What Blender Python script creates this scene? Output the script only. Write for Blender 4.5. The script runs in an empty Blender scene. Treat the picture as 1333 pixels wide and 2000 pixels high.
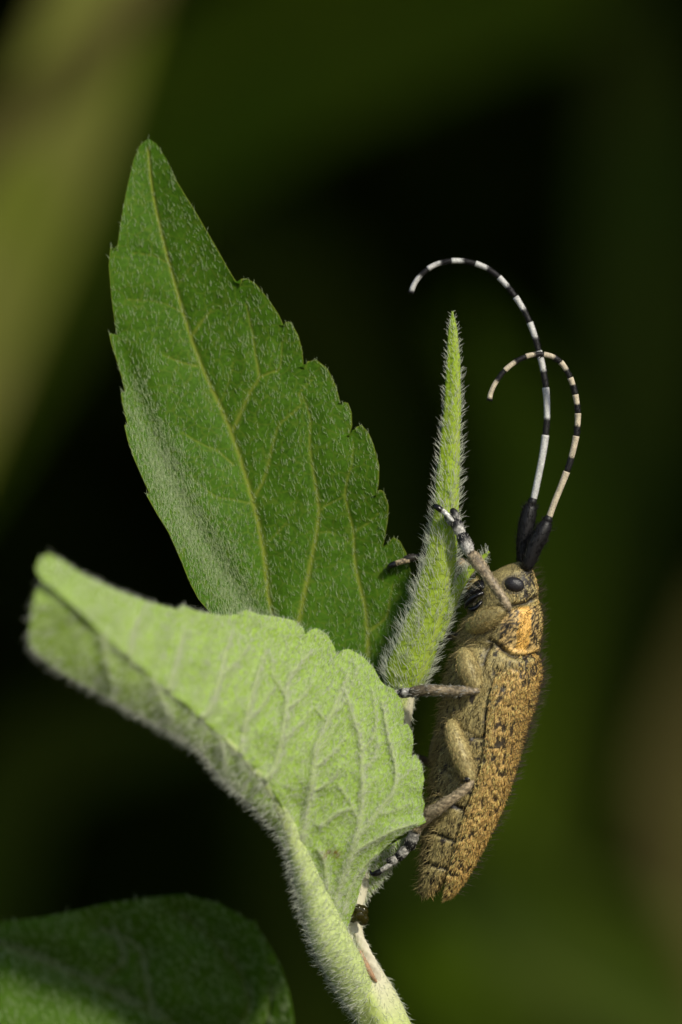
import bpy, math
import numpy as np
from mathutils import Vector

# ------------------------------------------------------------------ scene, camera, light
# one scene unit is one centimetre (unit scale 0.01)
scene = bpy.context.scene
scene.unit_settings.system = 'METRIC'
scene.unit_settings.scale_length = 0.01
S = 0.0027            # centimetres per photo pixel on the plane of focus
D = 25.0              # camera distance to that plane (cm)
RNG = np.random.default_rng(11)

cam_d = bpy.data.cameras.new('camera')
cam = bpy.data.objects.new('camera', cam_d)
scene.collection.objects.link(cam)
cam.location = (0, -D, 0)
cam.rotation_euler = (math.radians(90), 0, 0)
cam_d.sensor_fit = 'VERTICAL'
cam_d.lens = 100.0
cam_d.sensor_height = 100.0 * 2000 * S / D
cam_d.sensor_width = cam_d.sensor_height
cam_d.clip_start = 0.1
cam_d.clip_end = 5000
cam_d.dof.use_dof = True
cam_d.dof.focus_distance = D - 40 * S
cam_d.dof.aperture_fstop = 0.1 / 0.95          # an entrance pupil of 0.95 cm
cam_d.dof.aperture_blades = 0
scene.camera = cam

SUN_TO = Vector((0.50, -0.66, 0.58)).normalized()       # towards the sun
elev = math.asin(SUN_TO.z)
world = bpy.data.worlds.new('World')
scene.world = world
world.use_nodes = True
wn = world.node_tree.nodes
sky = wn.new('ShaderNodeTexSky')
sky.sky_type = 'NISHITA'
sky.sun_disc = False
sky.sun_elevation = elev
sky.sun_rotation = math.atan2(SUN_TO.x, SUN_TO.y)
world.node_tree.links.new(sky.outputs['Color'], wn['Background'].inputs['Color'])
wn['Background'].inputs['Strength'].default_value = 0.10
sun_d = bpy.data.lights.new('sun', 'SUN')
sun_d.energy = 3.6
sun_d.angle = math.radians(6.0)
sun_d.color = (1.0, 0.94, 0.80)
sun = bpy.data.objects.new('sun', sun_d)
scene.collection.objects.link(sun)
sun.rotation_euler = SUN_TO.to_track_quat('Z', 'Y').to_euler()
sun.location = SUN_TO * 60
scene.view_settings.view_transform = 'Standard'
scene.view_settings.look = 'None'
scene.view_settings.gamma = 1.0
scene.view_settings.use_curve_mapping = False
scene.view_settings.exposure = 0.0
scene.cycles.use_denoising = True
scene.cycles.max_bounces = 6
scene.cycles.transparent_max_bounces = 8

GROUND_Z = -14.0

# ------------------------------------------------------------------ helpers
def W(p):
    """photo pixel x, y and depth (in pixels of the focus plane, + = away) -> world"""
    p = np.asarray(p, float)
    k = (D + p[..., 2] * S) / D
    return np.stack([(p[..., 0] - 666.5) * S * k, p[..., 2] * S, (1000 - p[..., 1]) * S * k], -1)

def A(*pts):
    return np.array(pts, float)

def lin(pts, n):
    """resample a polyline evenly by arc length"""
    pts = np.asarray(pts, float)
    s = np.r_[0, np.cumsum(np.linalg.norm(np.diff(pts[:, :2], axis=0), axis=1))]
    t = np.linspace(0, s[-1], n)
    return np.stack([np.interp(t, s, pts[:, k]) for k in range(pts.shape[1])], -1)

def spline(pts, n, even=True):
    """Catmull-Rom through pts, n samples"""
    pts = np.asarray(pts, float)
    P = np.vstack([2 * pts[0] - pts[1], pts, 2 * pts[-1] - pts[-2]])
    out = []
    for i in range(1, len(P) - 2):
        t = np.linspace(0, 1, 24, endpoint=False)[:, None]
        p0, p1, p2, p3 = P[i - 1], P[i], P[i + 1], P[i + 2]
        out.append(0.5 * (2 * p1 + (p2 - p0) * t + (2 * p0 - 5 * p1 + 4 * p2 - p3) * t ** 2
                          + (3 * p1 - p0 - 3 * p2 + p3) * t ** 3))
    out = np.vstack(out + [pts[-1:]])
    if not even:
        return out
    d = np.linalg.norm(np.diff(out[:, :3], axis=0), axis=1)
    s = np.r_[0, np.cumsum(d)]
    t = np.linspace(0, s[-1], n)
    return np.stack([np.interp(t, s, out[:, k]) for k in range(out.shape[1])], -1)

def smooth1(a, k):
    for _ in range(k):
        b = a.copy()
        b[1:-1] = (a[:-2] + 2 * a[1:-1] + a[2:]) / 4
        a = b
    return a

def sstep(a, b, x):
    t = np.clip((x - a) / (b - a), 0, 1)
    return t * t * (3 - 2 * t)

def seg_dist(q, poly):
    """distance of points q (N,2) to a polyline, and the fraction along it"""
    best = np.full(len(q), 1e9)
    frac = np.zeros(len(q))
    n = len(poly) - 1
    for i in range(n):
        a, b = poly[i, :2], poly[i + 1, :2]
        ab = b - a
        t = np.clip(((q - a) @ ab) / max(ab @ ab, 1e-9), 0, 1)
        d = np.linalg.norm(q - (a + t[:, None] * ab), axis=1)
        m = d < best
        best[m] = d[m]
        frac[m] = (i + t[m]) / n
    return best, frac

def vnoise(p, scale, seed=0):
    """smooth value noise in 3-D, 0..1"""
    p = np.asarray(p, float) / scale + 1000.0 + seed * 17.31
    i = np.floor(p).astype(np.int64)
    f = p - i
    f = f * f * (3 - 2 * f)
    def h(ix, iy, iz):
        v = (ix * 374761393 + iy * 668265263 + iz * 2147483647 + seed * 1274126177) & 0x7fffffff
        v = ((v ^ (v >> 13)) * 1274126177) & 0x7fffffff
        v = (v ^ (v >> 16)) & 0xffff
        return v / 65535.0
    r = 0
    for dx in (0, 1):
        for dy in (0, 1):
            for dz in (0, 1):
                w = (f[..., 0] if dx else 1 - f[..., 0]) * (f[..., 1] if dy else 1 - f[..., 1]) * (f[..., 2] if dz else 1 - f[..., 2])
                r = r + w * h(i[..., 0] + dx, i[..., 1] + dy, i[..., 2] + dz)
    return r

def nrm(v):
    return v / np.maximum(np.linalg.norm(v, axis=-1, keepdims=True), 1e-12)

def mesh_obj(name, V, F, mat, parent=None, origin=(0, 0, 0), smooth=True, fattr=None, cattr=None, kind=None):
    """V (N,3) world points, F list of arrays of quads/tris -> one mesh object"""
    V = np.asarray(V, np.float32) - np.asarray(origin, np.float32)
    F = [np.asarray(f, np.int32) for f in (F if isinstance(F, list) else [F])]
    me = bpy.data.meshes.new(name)
    nl = sum(f.size for f in F)
    nf = sum(len(f) for f in F)
    me.vertices.add(len(V))
    me.vertices.foreach_set('co', V.ravel())
    me.loops.add(nl)
    me.loops.foreach_set('vertex_index', np.concatenate([f.ravel() for f in F]))
    me.polygons.add(nf)
    cnt = np.concatenate([np.full(len(f), f.shape[1], np.int32) for f in F])
    me.polygons.foreach_set('loop_start', np.r_[0, np.cumsum(cnt)[:-1]].astype(np.int32))
    me.polygons.foreach_set('use_smooth', np.full(nf, smooth))
    me.update(calc_edges=True)
    for k, v in (fattr or {}).items():
        at = me.attributes.new(k, 'FLOAT', 'POINT')
        at.data.foreach_set('value', np.asarray(v, np.float32).ravel())
    if cattr is not None:
        at = me.color_attributes.new('col', 'FLOAT_COLOR', 'POINT')
        c = np.ones((len(V), 4), np.float32)
        c[:, :3] = cattr
        at.data.foreach_set('color', c.ravel())
    me.validate()
    if mat:
        me.materials.append(mat)
    ob = bpy.data.objects.new(name, me)
    scene.collection.objects.link(ob)
    if parent is not None:
        ob.parent = parent
    else:
        ob.location = origin
    if kind:
        ob['kind'] = kind
    return ob

def thing(name, label, cat, loc, group=None):
    o = bpy.data.objects.new(name, None)
    scene.collection.objects.link(o)
    o.location = loc
    o.empty_display_size = 0.3
    o['label'] = label
    o['category'] = cat
    if group:
        o['group'] = group
    return o

def grid_quads(n, m, wrap=False, off=0):
    i, j = np.meshgrid(np.arange(n - 1), np.arange(m if wrap else m - 1), indexing='ij')
    a = i * m + j
    b = i * m + (j + 1) % m
    return np.stack([a, b, b + m, a + m], -1).reshape(-1, 4) + off

def grid_normals(P):
    du = np.gradient(P, axis=0)
    dv = np.gradient(P, axis=1)
    n = nrm(np.cross(du, dv))
    return n

def shell(P, N, thick):
    """closed sheet from a grid: front, back and rim"""
    n, m = P.shape[:2]
    front = P.reshape(-1, 3)
    back = (P - N * thick).reshape(-1, 3)
    F1 = grid_quads(n, m)
    F2 = grid_quads(n, m, off=n * m)[:, ::-1]
    idx = np.arange(n * m).reshape(n, m)
    loop = np.r_[idx[0, :], idx[1:, -1], idx[-1, -2::-1], idx[-2:0:-1, 0]]
    nxt = np.roll(loop, -1)
    rim = np.stack([loop, loop + n * m, nxt + n * m, nxt], -1)
    return np.vstack([front, back]), [F1, F2, rim]

def frames(C):
    T = nrm(np.gradient(C, axis=0))
    ref = np.array([0.0, -1.0, 0.0])
    B = np.empty_like(T)
    b = ref - T[0] * (ref @ T[0])
    if np.linalg.norm(b) < 1e-3:
        b = np.cross(T[0], [1, 0, 0])
    b /= np.linalg.norm(b)
    for i in range(len(T)):
        b = b - T[i] * (b @ T[i])
        b /= np.linalg.norm(b)
        B[i] = b
    return T, B, np.cross(T, B)

def tube(path, n, m, flat=1.0, cap=True, bump=None):
    """path rows: px, py, depth, radius(px). Returns grid (n,m,3) of world points, normals and tangents.
       flat scales the radius along the camera direction."""
    q = spline(path, n)
    C = W(q[:, :3])
    r = q[:, 3] * S * (D + q[:, 2] * S) / D
    T, B, U = frames(C)
    th = np.linspace(0, 2 * np.pi, m, endpoint=False)
    rr = r[:, None] * np.ones(m)
    if bump is not None:
        rr = rr * bump(np.linspace(0, 1, n)[:, None], th[None, :])
    P = C[:, None] + rr[..., None] * (np.cos(th)[None, :, None] * B[:, None] * flat + np.sin(th)[None, :, None] * U[:, None])
    N = nrm(np.cos(th)[None, :, None] * B[:, None] + np.sin(th)[None, :, None] * U[:, None] * flat)
    return P, N, np.repeat(T[:, None], m, 1), q

def tube_faces(P):
    n, m = P.shape[:2]
    V = P.reshape(-1, 3)
    V = np.vstack([V, P[0].mean(0), P[-1].mean(0)])
    F = grid_quads(n, m, True)
    j = np.arange(m)
    c0 = np.stack([np.full(m, n * m), (j + 1) % m, j], -1)
    c1 = np.stack([np.full(m, n * m + 1), (n - 1) * m + j, (n - 1) * m + (j + 1) % m], -1)
    return V, [F, c0, c1]

def ellipsoid(c, r, n=20, m=28, rot=0.0):
    """c px,py,d ; r px radii (x, y, depth); rot in the picture plane"""
    ph = np.linspace(0.02, np.pi - 0.02, n)[:, None]
    th = np.linspace(0, 2 * np.pi, m, endpoint=False)[None]
    x = np.sin(ph) * np.cos(th) * r[0]
    z = np.sin(ph) * np.sin(th) * r[2]
    y = np.cos(ph) * r[1] * np.ones_like(th)
    cr, sr = math.cos(rot), math.sin(rot)
    P = np.stack([c[0] + x * cr - y * sr, c[1] + x * sr + y * cr, c[2] + z], -1)
    return W(P)

def scatter(P, count, dens=None, wrap=False):
    """random points on a grid surface: returns position interpolation (i, j, fi, fj)"""
    n, m = P.shape[:2]
    if wrap:
        Pn = np.concatenate([P, P[:, :1]], 1)
    else:
        Pn = P
    d1 = Pn[1:, :-1] - Pn[:-1, :-1]
    d2 = Pn[:-1, 1:] - Pn[:-1, :-1]
    a = np.linalg.norm(np.cross(d1, d2), axis=-1)
    if dens is not None:
        a = a * dens[:a.shape[0], :a.shape[1]]
    c = np.cumsum(a.ravel())
    k = np.searchsorted(c, RNG.random(count) * c[-1])
    k = np.minimum(k, a.size - 1)
    i, j = np.unravel_index(k, a.shape)
    return i, j, RNG.random(count), RNG.random(count)

def pick(G, s, wrap=False):
    i, j, fi, fj = s
    m = G.shape[1]
    j1 = (j + 1) % m if wrap else np.minimum(j + 1, m - 1)
    if G.ndim == 3:
        fi = fi[:, None]; fj = fj[:, None]
    return (G[i, j] * (1 - fi) * (1 - fj) + G[i + 1, j] * fi * (1 - fj) + G[i, j1] * (1 - fi) * fj + G[i + 1, j1] * fi * fj)

def hair_mesh(name, p, dirs, bend, length, rad, mat, parent, origin, segs=3, col=None):
    """tapered three-sided hairs joined into one mesh.  length, rad in px"""
    n = len(p)
    L = np.broadcast_to(np.asarray(length, float) * S, n)[:, None]
    R = np.broadcast_to(np.asarray(rad, float) * S, n)[:, None]
    d = nrm(dirs)
    pts = [p - d * R]
    cur = p.copy()
    for k in range(segs):
        dd = nrm(d + bend * (k / max(segs - 1, 1)))
        cur = cur + dd * L / segs
        pts.append(cur)
    side = nrm(np.cross(d, RNG.normal(size=(n, 3))))
    up = np.cross(d, side)
    V = []
    for k in range(segs):
        r = R * (1 - 0.85 * (k / segs) ** 1.3)
        for a in (0, 2.0944, 4.18879):
            V.append(pts[k] + r * (math.cos(a) * side + math.sin(a) * up))
    V.append(pts[segs])
    V = np.stack(V, 1)                      # n, 3*segs+1, 3
    per = 3 * segs + 1
    base = (np.arange(n) * per)[:, None, None]
    q = []
    for k in range(segs - 1):
        for a in range(3):
            q.append([k * 3 + a, k * 3 + (a + 1) % 3, (k + 1) * 3 + (a + 1) % 3, (k + 1) * 3 + a])
    t = [[(segs - 1) * 3 + a, (segs - 1) * 3 + (a + 1) % 3, per - 1] for a in range(3)]
    F = [(np.array(t)[None] + base).reshape(-1, 3)]
    if q:
        F.insert(0, (np.array(q)[None] + base).reshape(-1, 4))
    c = None
    if col is not None:
        c = np.repeat(col, per, axis=0)
    return mesh_obj(name, V.reshape(-1, 3), F, mat, parent, origin, True, cattr=c, kind='stuff')

# ------------------------------------------------------------------ materials
def new_mat(name):
    m = bpy.data.materials.new(name)
    m.use_nodes = True
    nt = m.node_tree
    for n in list(nt.nodes):
        nt.nodes.remove(n)
    out = nt.nodes.new('ShaderNodeOutputMaterial')
    return m, nt, out

def nd(nt, typ, **kw):
    n = nt.nodes.new(typ)
    for k, v in kw.items():
        if k.startswith('_'):
            setattr(n, k[1:], v)
        else:
            n.inputs[k].default_value = v
    return n

def mixc(nt, fac, a, b):
    n = nt.nodes.new('ShaderNodeMix')
    n.data_type = 'RGBA'
    for sock, v in ((n.inputs[0], fac), (n.inputs[6], a), (n.inputs[7], b)):
        if hasattr(v, 'is_linked'):
            nt.links.new(v, sock)
        elif isinstance(v, tuple):
            sock.default_value = (*v, 1)
        else:
            sock.default_value = v
    return n.outputs[2]

def ramp(nt, src, a, b):
    n = nt.nodes.new('ShaderNodeMapRange')
    n.inputs[1].default_value = a
    n.inputs[2].default_value = b
    n.clamp = True
    nt.links.new(src, n.inputs[0])
    return n.outputs[0]

def leaf_mat(name, base, base2, vein, pale=None, trans=0.25, net=14.0, net_amt=0.5, rough=0.55, bumpd=0.004, spec=0.3):
    m, nt, out = new_mat(name)
    L = nt.links.new
    co = nd(nt, 'ShaderNodeTexCoord')
    n1 = nd(nt, 'ShaderNodeTexNoise', Scale=3.5, Detail=4.0)
    n2 = nd(nt, 'ShaderNodeTexNoise', Scale=60.0, Detail=3.0)
    L(co.outputs['Object'], n1.inputs['Vector'])
    L(co.outputs['Object'], n2.inputs['Vector'])
    vo = nd(nt, 'ShaderNodeTexVoronoi', _feature='DISTANCE_TO_EDGE', Scale=net)
    warp = nd(nt, 'ShaderNodeVectorMath', _operation='MULTIPLY_ADD')
    n3 = nd(nt, 'ShaderNodeTexNoise', Scale=net * 0.7)
    L(co.outputs['Object'], n3.inputs['Vector'])
    L(n3.outputs['Color'], warp.inputs[0])
    warp.inputs[1].default_value = (0.06, 0.06, 0.06)
    L(co.outputs['Object'], warp.inputs[2])
    L(warp.outputs[0], vo.inputs['Vector'])
    edge = ramp(nt, vo.outputs['Distance'], 0.07, 0.0)
    at = nd(nt, 'ShaderNodeAttribute', _attribute_name='vein')
    c = mixc(nt, ramp(nt, n1.outputs['Fac'], 0.35, 0.65), base, base2)
    # fine cell-scale speckle of the blade
    c = mixc(nt, ramp(nt, n2.outputs['Fac'], 0.35, 0.75), c, tuple(min(1, v * 1.45) for v in base2))
    mul = nd(nt, 'ShaderNodeMath', _operation='MULTIPLY')
    L(edge, mul.inputs[0])
    mul.inputs[1].default_value = net_amt
    c = mixc(nt, mul.outputs[0], c, tuple(0.6 * v + 0.4 * b for v, b in zip(vein, base2)))
    c = mixc(nt, at.outputs['Fac'], c, vein)
    at2 = nd(nt, 'ShaderNodeAttribute', _attribute_name='mark')
    if pale:
        c = mixc(nt, at2.outputs['Fac'], c, pale)
    ad = nd(nt, 'ShaderNodeMath', _operation='MULTIPLY_ADD')
    L(n2.outputs['Fac'], ad.inputs[0])
    ad.inputs[1].default_value = 0.6
    L(vo.outputs['Distance'], ad.inputs[2])
    bp = nd(nt, 'ShaderNodeBump', Strength=0.6, Distance=bumpd)
    L(ad.outputs[0], bp.inputs['Height'])
    pr = nd(nt, 'ShaderNodeBsdfPrincipled', Roughness=rough)
    pr.inputs['Specular IOR Level'].default_value = spec
    L(c, pr.inputs['Base Color'])
    L(bp.outputs[0], pr.inputs['Normal'])
    tr = nd(nt, 'ShaderNodeBsdfTranslucent')
    L(mixc(nt, 0.35, c, (0.35, 0.5, 0.04)), tr.inputs['Color'])
    mx = nd(nt, 'ShaderNodeMixShader', Fac=trans)
    L(pr.outputs[0], mx.inputs[1])
    L(tr.outputs[0], mx.inputs[2])
    L(mx.outputs[0], out.inputs['Surface'])
    return m

def hair_mat(name, col, trans=0.35, rough=0.45, attr=False):
    m, nt, out = new_mat(name)
    L = nt.links.new
    pr = nd(nt, 'ShaderNodeBsdfPrincipled', Roughness=rough)
    pr.inputs['Base Color'].default_value = (*col, 1)
    pr.inputs['Specular IOR Level'].default_value = 0.25
    tr = nd(nt, 'ShaderNodeBsdfTranslucent')
    tr.inputs['Color'].default_value = (*col, 1)
    if attr:
        a = nd(nt, 'ShaderNodeAttribute', _attribute_name='col')
        L(a.outputs['Color'], pr.inputs['Base Color'])
        L(a.outputs['Color'], tr.inputs['Color'])
    mx = nd(nt, 'ShaderNodeMixShader', Fac=trans)
    L(pr.outputs[0], mx.inputs[1])
    L(tr.outputs[0], mx.inputs[2])
    L(mx.outputs[0], out.inputs['Surface'])
    return m

def col_mat(name, rough=0.5, spec=0.4, nscale=110.0, namt=0.5, bumpd=0.0025):
    """colour from the mesh's own colour attribute, broken up by fine noise"""
    m, nt, out = new_mat(name)
    L = nt.links.new
    a = nd(nt, 'ShaderNodeAttribute', _attribute_name='col')
    co = nd(nt, 'ShaderNodeTexCoord')
    n = nd(nt, 'ShaderNodeTexNoise', Scale=nscale, Detail=4.0)
    L(co.outputs['Object'], n.inputs['Vector'])
    mr = nd(nt, 'ShaderNodeMapRange')
    mr.inputs[1].default_value = 0.3
    mr.inputs[2].default_value = 0.7
    mr.inputs[3].default_value = 1 - namt
    mr.inputs[4].default_value = 1 + namt * 0.5
    L(n.outputs['Fac'], mr.inputs[0])
    mu = nd(nt, 'ShaderNodeVectorMath', _operation='SCALE')
    L(a.outputs['Color'], mu.inputs[0])
    L(mr.outputs[0], mu.inputs['Scale'])
    bp = nd(nt, 'ShaderNodeBump', Strength=0.7, Distance=bumpd)
    L(n.outputs['Fac'], bp.inputs['Height'])
    pr = nd(nt, 'ShaderNodeBsdfPrincipled', Roughness=rough)
    pr.inputs['Specular IOR Level'].default_value = spec
    L(mu.outputs[0], pr.inputs['Base Color'])
    L(bp.outputs[0], pr.inputs['Normal'])
    L(pr.outputs[0], out.inputs['Surface'])
    return m

M_leaf_top = leaf_mat('leaf_upper_side', (0.040, 0.104, 0.003), (0.058, 0.138, 0.005), (0.25, 0.29, 0.035), trans=0.25, net_amt=0.38, spec=0.15, rough=0.65)
M_leaf_under = leaf_mat('leaf_underside', (0.23, 0.36, 0.045), (0.30, 0.44, 0.07), (0.48, 0.57, 0.25), pale=(0.20, 0.10, 0.035), trans=0.25, net_amt=0.12, rough=0.6)
M_bud = leaf_mat('young_leaf', (0.26, 0.40, 0.018), (0.34, 0.47, 0.03), (0.48, 0.56, 0.12), trans=0.35, net=20, net_amt=0.15)
M_stem = leaf_mat('stem_skin', (0.36, 0.46, 0.10), (0.45, 0.53, 0.15), (0.6, 0.6, 0.35), pale=(0.72, 0.66, 0.50), trans=0.12, net=10, net_amt=0.1, rough=0.6)
M_leaf_low = leaf_mat('dim_leaf', (0.040, 0.092, 0.004), (0.056, 0.12, 0.006), (0.11, 0.17, 0.015), trans=0.2, net_amt=0.25, spec=0.12, rough=0.65)
M_hair = hair_mat('white_plant_hair', (0.88, 0.90, 0.78), trans=0.55)
M_hair_top = hair_mat('pale_leaf_hair', (0.64, 0.74, 0.44), trans=0.5)
M_beetle = col_mat('beetle_cuticle')
M_gold = hair_mat('beetle_pile', (0.6, 0.4, 0.1), trans=0.12, attr=True)
M_ring = col_mat('antenna_rings', rough=0.6, nscale=120, namt=0.35)
M_leg = col_mat('leg_cuticle', rough=0.5, nscale=110, namt=0.55)

# ------------------------------------------------------------------ setting: ground and thicket
def soil_mat():
    m, nt, out = new_mat('soil')
    L = nt.links.new
    co = nd(nt, 'ShaderNodeTexCoord')
    n = nd(nt, 'ShaderNodeTexNoise', Scale=0.6, Detail=8.0)
    L(co.outputs['Object'], n.inputs['Vector'])
    c = mixc(nt, n.outputs['Fac'], (0.02, 0.016, 0.01), (0.06, 0.05, 0.03))
    bp = nd(nt, 'ShaderNodeBump', Strength=0.8, Distance=0.5)
    L(n.outputs['Fac'], bp.inputs['Height'])
    pr = nd(nt, 'ShaderNodeBsdfPrincipled', Roughness=0.95)
    L(c, pr.inputs['Base Color'])
    L(bp.outputs[0], pr.inputs['Normal'])
    L(pr.outputs[0], out.inputs['Surface'])
    return m

gx, gy = np.meshgrid(np.r_[-4000, -600, np.linspace(-150, 150, 60), 600, 4000], np.r_[-4000, -600, np.linspace(-60, 300, 70), 420, 700, 4000], indexing='ij')
gz = GROUND_Z + (vnoise(np.stack([gx, gy, 0 * gx], -1), 9.0, 3) - 0.5) * 1.6
gz = gz + 260 * sstep(95, 420, gy) 
g = mesh_obj('ground', np.stack([gx, gy, gz], -1).reshape(-1, 3), grid_quads(*gx.shape)[:, ::-1], soil_mat())
g['kind'] = 'structure'

def simple_leaf(c, axis, side, length, width, curl=0.15, rows=5):
    """little bent leaf blade with a keel; returns verts and faces (local arrays)"""
    n = np.cross(axis, side)
    V = []
    for t in np.linspace(0, 1, rows):
        w = width * max(math.sin(math.pi * min(1, 0.06 + t ** 0.8 * 0.94)), 0.02) * 0.5
        mid = c + axis * length * t - n * curl * length * t * t
        V += [mid - side * w + n * w * 0.35, mid, mid + side * w + n * w * 0.35]
    return np.array(V)

def leaf_cloud(name, cent, normal_bias, lengths, widths, mat, kind='stuff'):
    rows = 5
    Vs, k = [], len(cent)
    up = nrm(RNG.normal(size=(k, 3)) + normal_bias)
    ax = nrm(np.cross(up, RNG.normal(size=(k, 3))))
    sd = np.cross(up, ax)
    for i in range(k):
        Vs.append(simple_leaf(cent[i], ax[i], sd[i], lengths[i], widths[i], 0.2, rows))
    F = grid_quads(rows, 3)
    F = (F[None] + (np.arange(k) * rows * 3)[:, None, None]).reshape(-1, 4)
    return mesh_obj(name, np.vstack(Vs), F, mat, smooth=True, kind=kind)

def plain_leaf_mat(name, c1, c2, trans=0.2, rough=0.5):
    m, nt, out = new_mat(name)
    L = nt.links.new
    co = nd(nt, 'ShaderNodeTexCoord')
    n = nd(nt, 'ShaderNodeTexNoise', Scale=0.5, Detail=3.0)
    L(co.outputs['Object'], n.inputs['Vector'])
    c = mixc(nt, ramp(nt, n.outputs['Fac'], 0.35, 0.65), c1, c2)
    pr = nd(nt, 'ShaderNodeBsdfPrincipled', Roughness=rough)
    pr.inputs['Specular IOR Level'].default_value = 0.04
    L(c, pr.inputs['Base Color'])
    tr = nd(nt, 'ShaderNodeBsdfTranslucent')
    L(c, tr.inputs['Color'])
    mx = nd(nt, 'ShaderNodeMixShader', Fac=trans)
    L(pr.outputs[0], mx.inputs[1])
    L(tr.outputs[0], mx.inputs[2])
    L(mx.outputs[0], out.inputs['Surface'])
    return m

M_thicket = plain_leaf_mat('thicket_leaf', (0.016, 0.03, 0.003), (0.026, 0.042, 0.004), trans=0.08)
# the thicket: a wall of leaves behind, plus an unseen roof added to shade it
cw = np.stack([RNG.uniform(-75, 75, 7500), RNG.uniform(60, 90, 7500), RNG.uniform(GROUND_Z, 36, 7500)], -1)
cr = np.stack([RNG.uniform(-75, 100, 5200), RNG.uniform(14, 84, 5200), RNG.uniform(18, 32, 5200)], -1)  # added roof leaves above the view, blocking sun and sky
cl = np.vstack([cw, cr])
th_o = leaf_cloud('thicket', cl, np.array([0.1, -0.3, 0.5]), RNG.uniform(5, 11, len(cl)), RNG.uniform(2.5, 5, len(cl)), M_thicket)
th_o['label'] = 'dark shaded mass of leaves far behind the beetle plant, with an unseen leaf roof added for shade'
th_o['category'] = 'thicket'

# ------------------------------------------------------------------ blurred plants between
def blade(name, label, path, wide, mat, fold=0.35, group=None):
    """a long arching blade standing in the ground. path: x, y, z world points, wide: widths"""
    n, m = 40, 7
    q = spline(np.c_[np.array(path, float), np.array(wide, float)], n)
    C = q[:, :3]
    T, B, U = frames(C)
    s = np.linspace(-1, 1, m)
    P = C[:, None] + U[:, None] * (s[None, :, None] * q[:, 3][:, None, None] / 2) + B[:, None] * (np.abs(s)[None, :, None] * q[:, 3][:, None, None] * 0.5 * fold)
    N = grid_normals(P)
    V, F = shell(P, N, 0.04)
    o = mesh_obj(name, V, F, mat, None, C[0])
    o['label'] = label
    o['category'] = 'plant'
    if group:
        o['group'] = group
    return o

def at_px(px, py, y):
    k = (D + y) / D
    return ((px - 666.5) * S * k, y, (1000 - py) * S * k)

M_bg_olive = plain_leaf_mat('olive_blade', (0.17, 0.16, 0.045), (0.095, 0.13, 0.006), trans=0.1)
M_bg_green = plain_leaf_mat('green_blade', (0.032, 0.058, 0.004), (0.046, 0.066, 0.005), trans=0.1)
M_bg_brown = plain_leaf_mat('dry_blade', (0.085, 0.072, 0.022), (0.06, 0.06, 0.012), trans=0.05)

def bg_blade(name, label, pts, y, wide, mat, y2=None):
    """pts: photo pixels from the bottom up; the foot is carried on down to the soil"""
    ys = np.linspace(y, y if y2 is None else y2, len(pts))
    w = [at_px(a, b, yy) for (a, b), yy in zip(pts, ys)]
    p0, p1 = np.array(w[0]), np.array(w[1])
    d = nrm((p0 - p1)[None])[0]
    d[2] = min(d[2], -0.35)
    foot = p0 + d * (p0[2] - GROUND_Z + 0.3) / -d[2]
    path = [foot, (foot + p0) / 2 + np.array([0, 0, 0.3])] + w
    return blade(name, label, path, [wide[0] * 0.6, wide[0] * 0.9] + list(wide), mat)

bg_blade('grass_blade', 'broad blurred olive blade leaning diagonally behind the upright leaf tip',
         [(-190, 1000), (-20, 560), (105, 260), (215, -40), (310, -400)], 18, (1.0, 1.15, 1.1, 0.9, 0.5), M_bg_olive)
bg_blade('grass_blade', 'thin blurred brown stalk crossing the broad olive blade',
         [(-260, 700), (-60, 330), (90, 180), (230, 60), (420, -250)], 13, (0.4, 0.45, 0.4, 0.35, 0.3), M_bg_brown)
M_bg_lime = plain_leaf_mat('lime_blade', (0.062, 0.112, 0.004), (0.085, 0.13, 0.006), trans=0.12)
bg_blade('grass_blade', 'dim green blade arching above the upright leaf into shade',
         [(-100, 900), (200, 420), (420, 190), (680, 60), (1150, -60)], 36, (1.2, 1.6, 2.4, 2.4, 1.6), M_bg_lime)
bg_blade('grass_blade', 'dim upright green blade standing behind the beetle head',
         [(960, 1500), (1030, 1200), (1060, 1000), (1010, 800), (900, 600)], 36, (1.2, 1.4, 1.3, 1.0, 0.5), M_bg_lime)
bg_blade('grass_blade', 'dim brownish blade rising beyond the beetle wing tip',
         [(1640, 2250), (1470, 1900), (1345, 1620), (1330, 1450), (1420, 1150)], 30, (1.0, 1.2, 1.1, 0.9, 0.5), M_bg_brown)
bg_blade('grass_blade', 'dim green blade slanting below the beetle abdomen',
         [(1500, 2080), (1200, 1900), (1000, 1780), (860, 1680), (700, 1560)], 34, (1.6, 1.8, 1.6, 1.2, 0.5), M_bg_green)
bg_blade('grass_blade', 'dim green blade standing beside the folded pale leaf tip',
         [(-60, 1900), (-10, 1650), (40, 1500), (250, 1420), (420, 1400)], 42, (1.0, 1.4, 1.3, 1.1, 0.5), M_bg_green)
bg_blade('grass_blade', 'wide very dim green blade rising between the upright leaf and the spike',
         [(640, 1500), (660, 1150), (600, 820), (500, 560), (380, 420)], 44, (2.0, 2.6, 3.0, 2.6, 1.4), M_bg_green)
bg_blade('grass_blade', 'dark olive blade standing upright beyond the antennae',
         [(1180, 1100), (1240, 800), (1270, 500), (1260, 200), (1200, -150)], 38, (1.4, 1.7, 1.8, 1.5, 0.9), M_bg_green)

# ------------------------------------------------------------------ the main shoot
ROOT_PX = np.array([950.0, 2600, 30])
root_w = W(ROOT_PX[None])[0]
root_w[2] = GROUND_Z
shoot = thing('leafy_shoot', 'hairy green shoot with toothed leaves that the golden beetle clings to', 'plant', root_w)
OR = root_w

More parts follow.
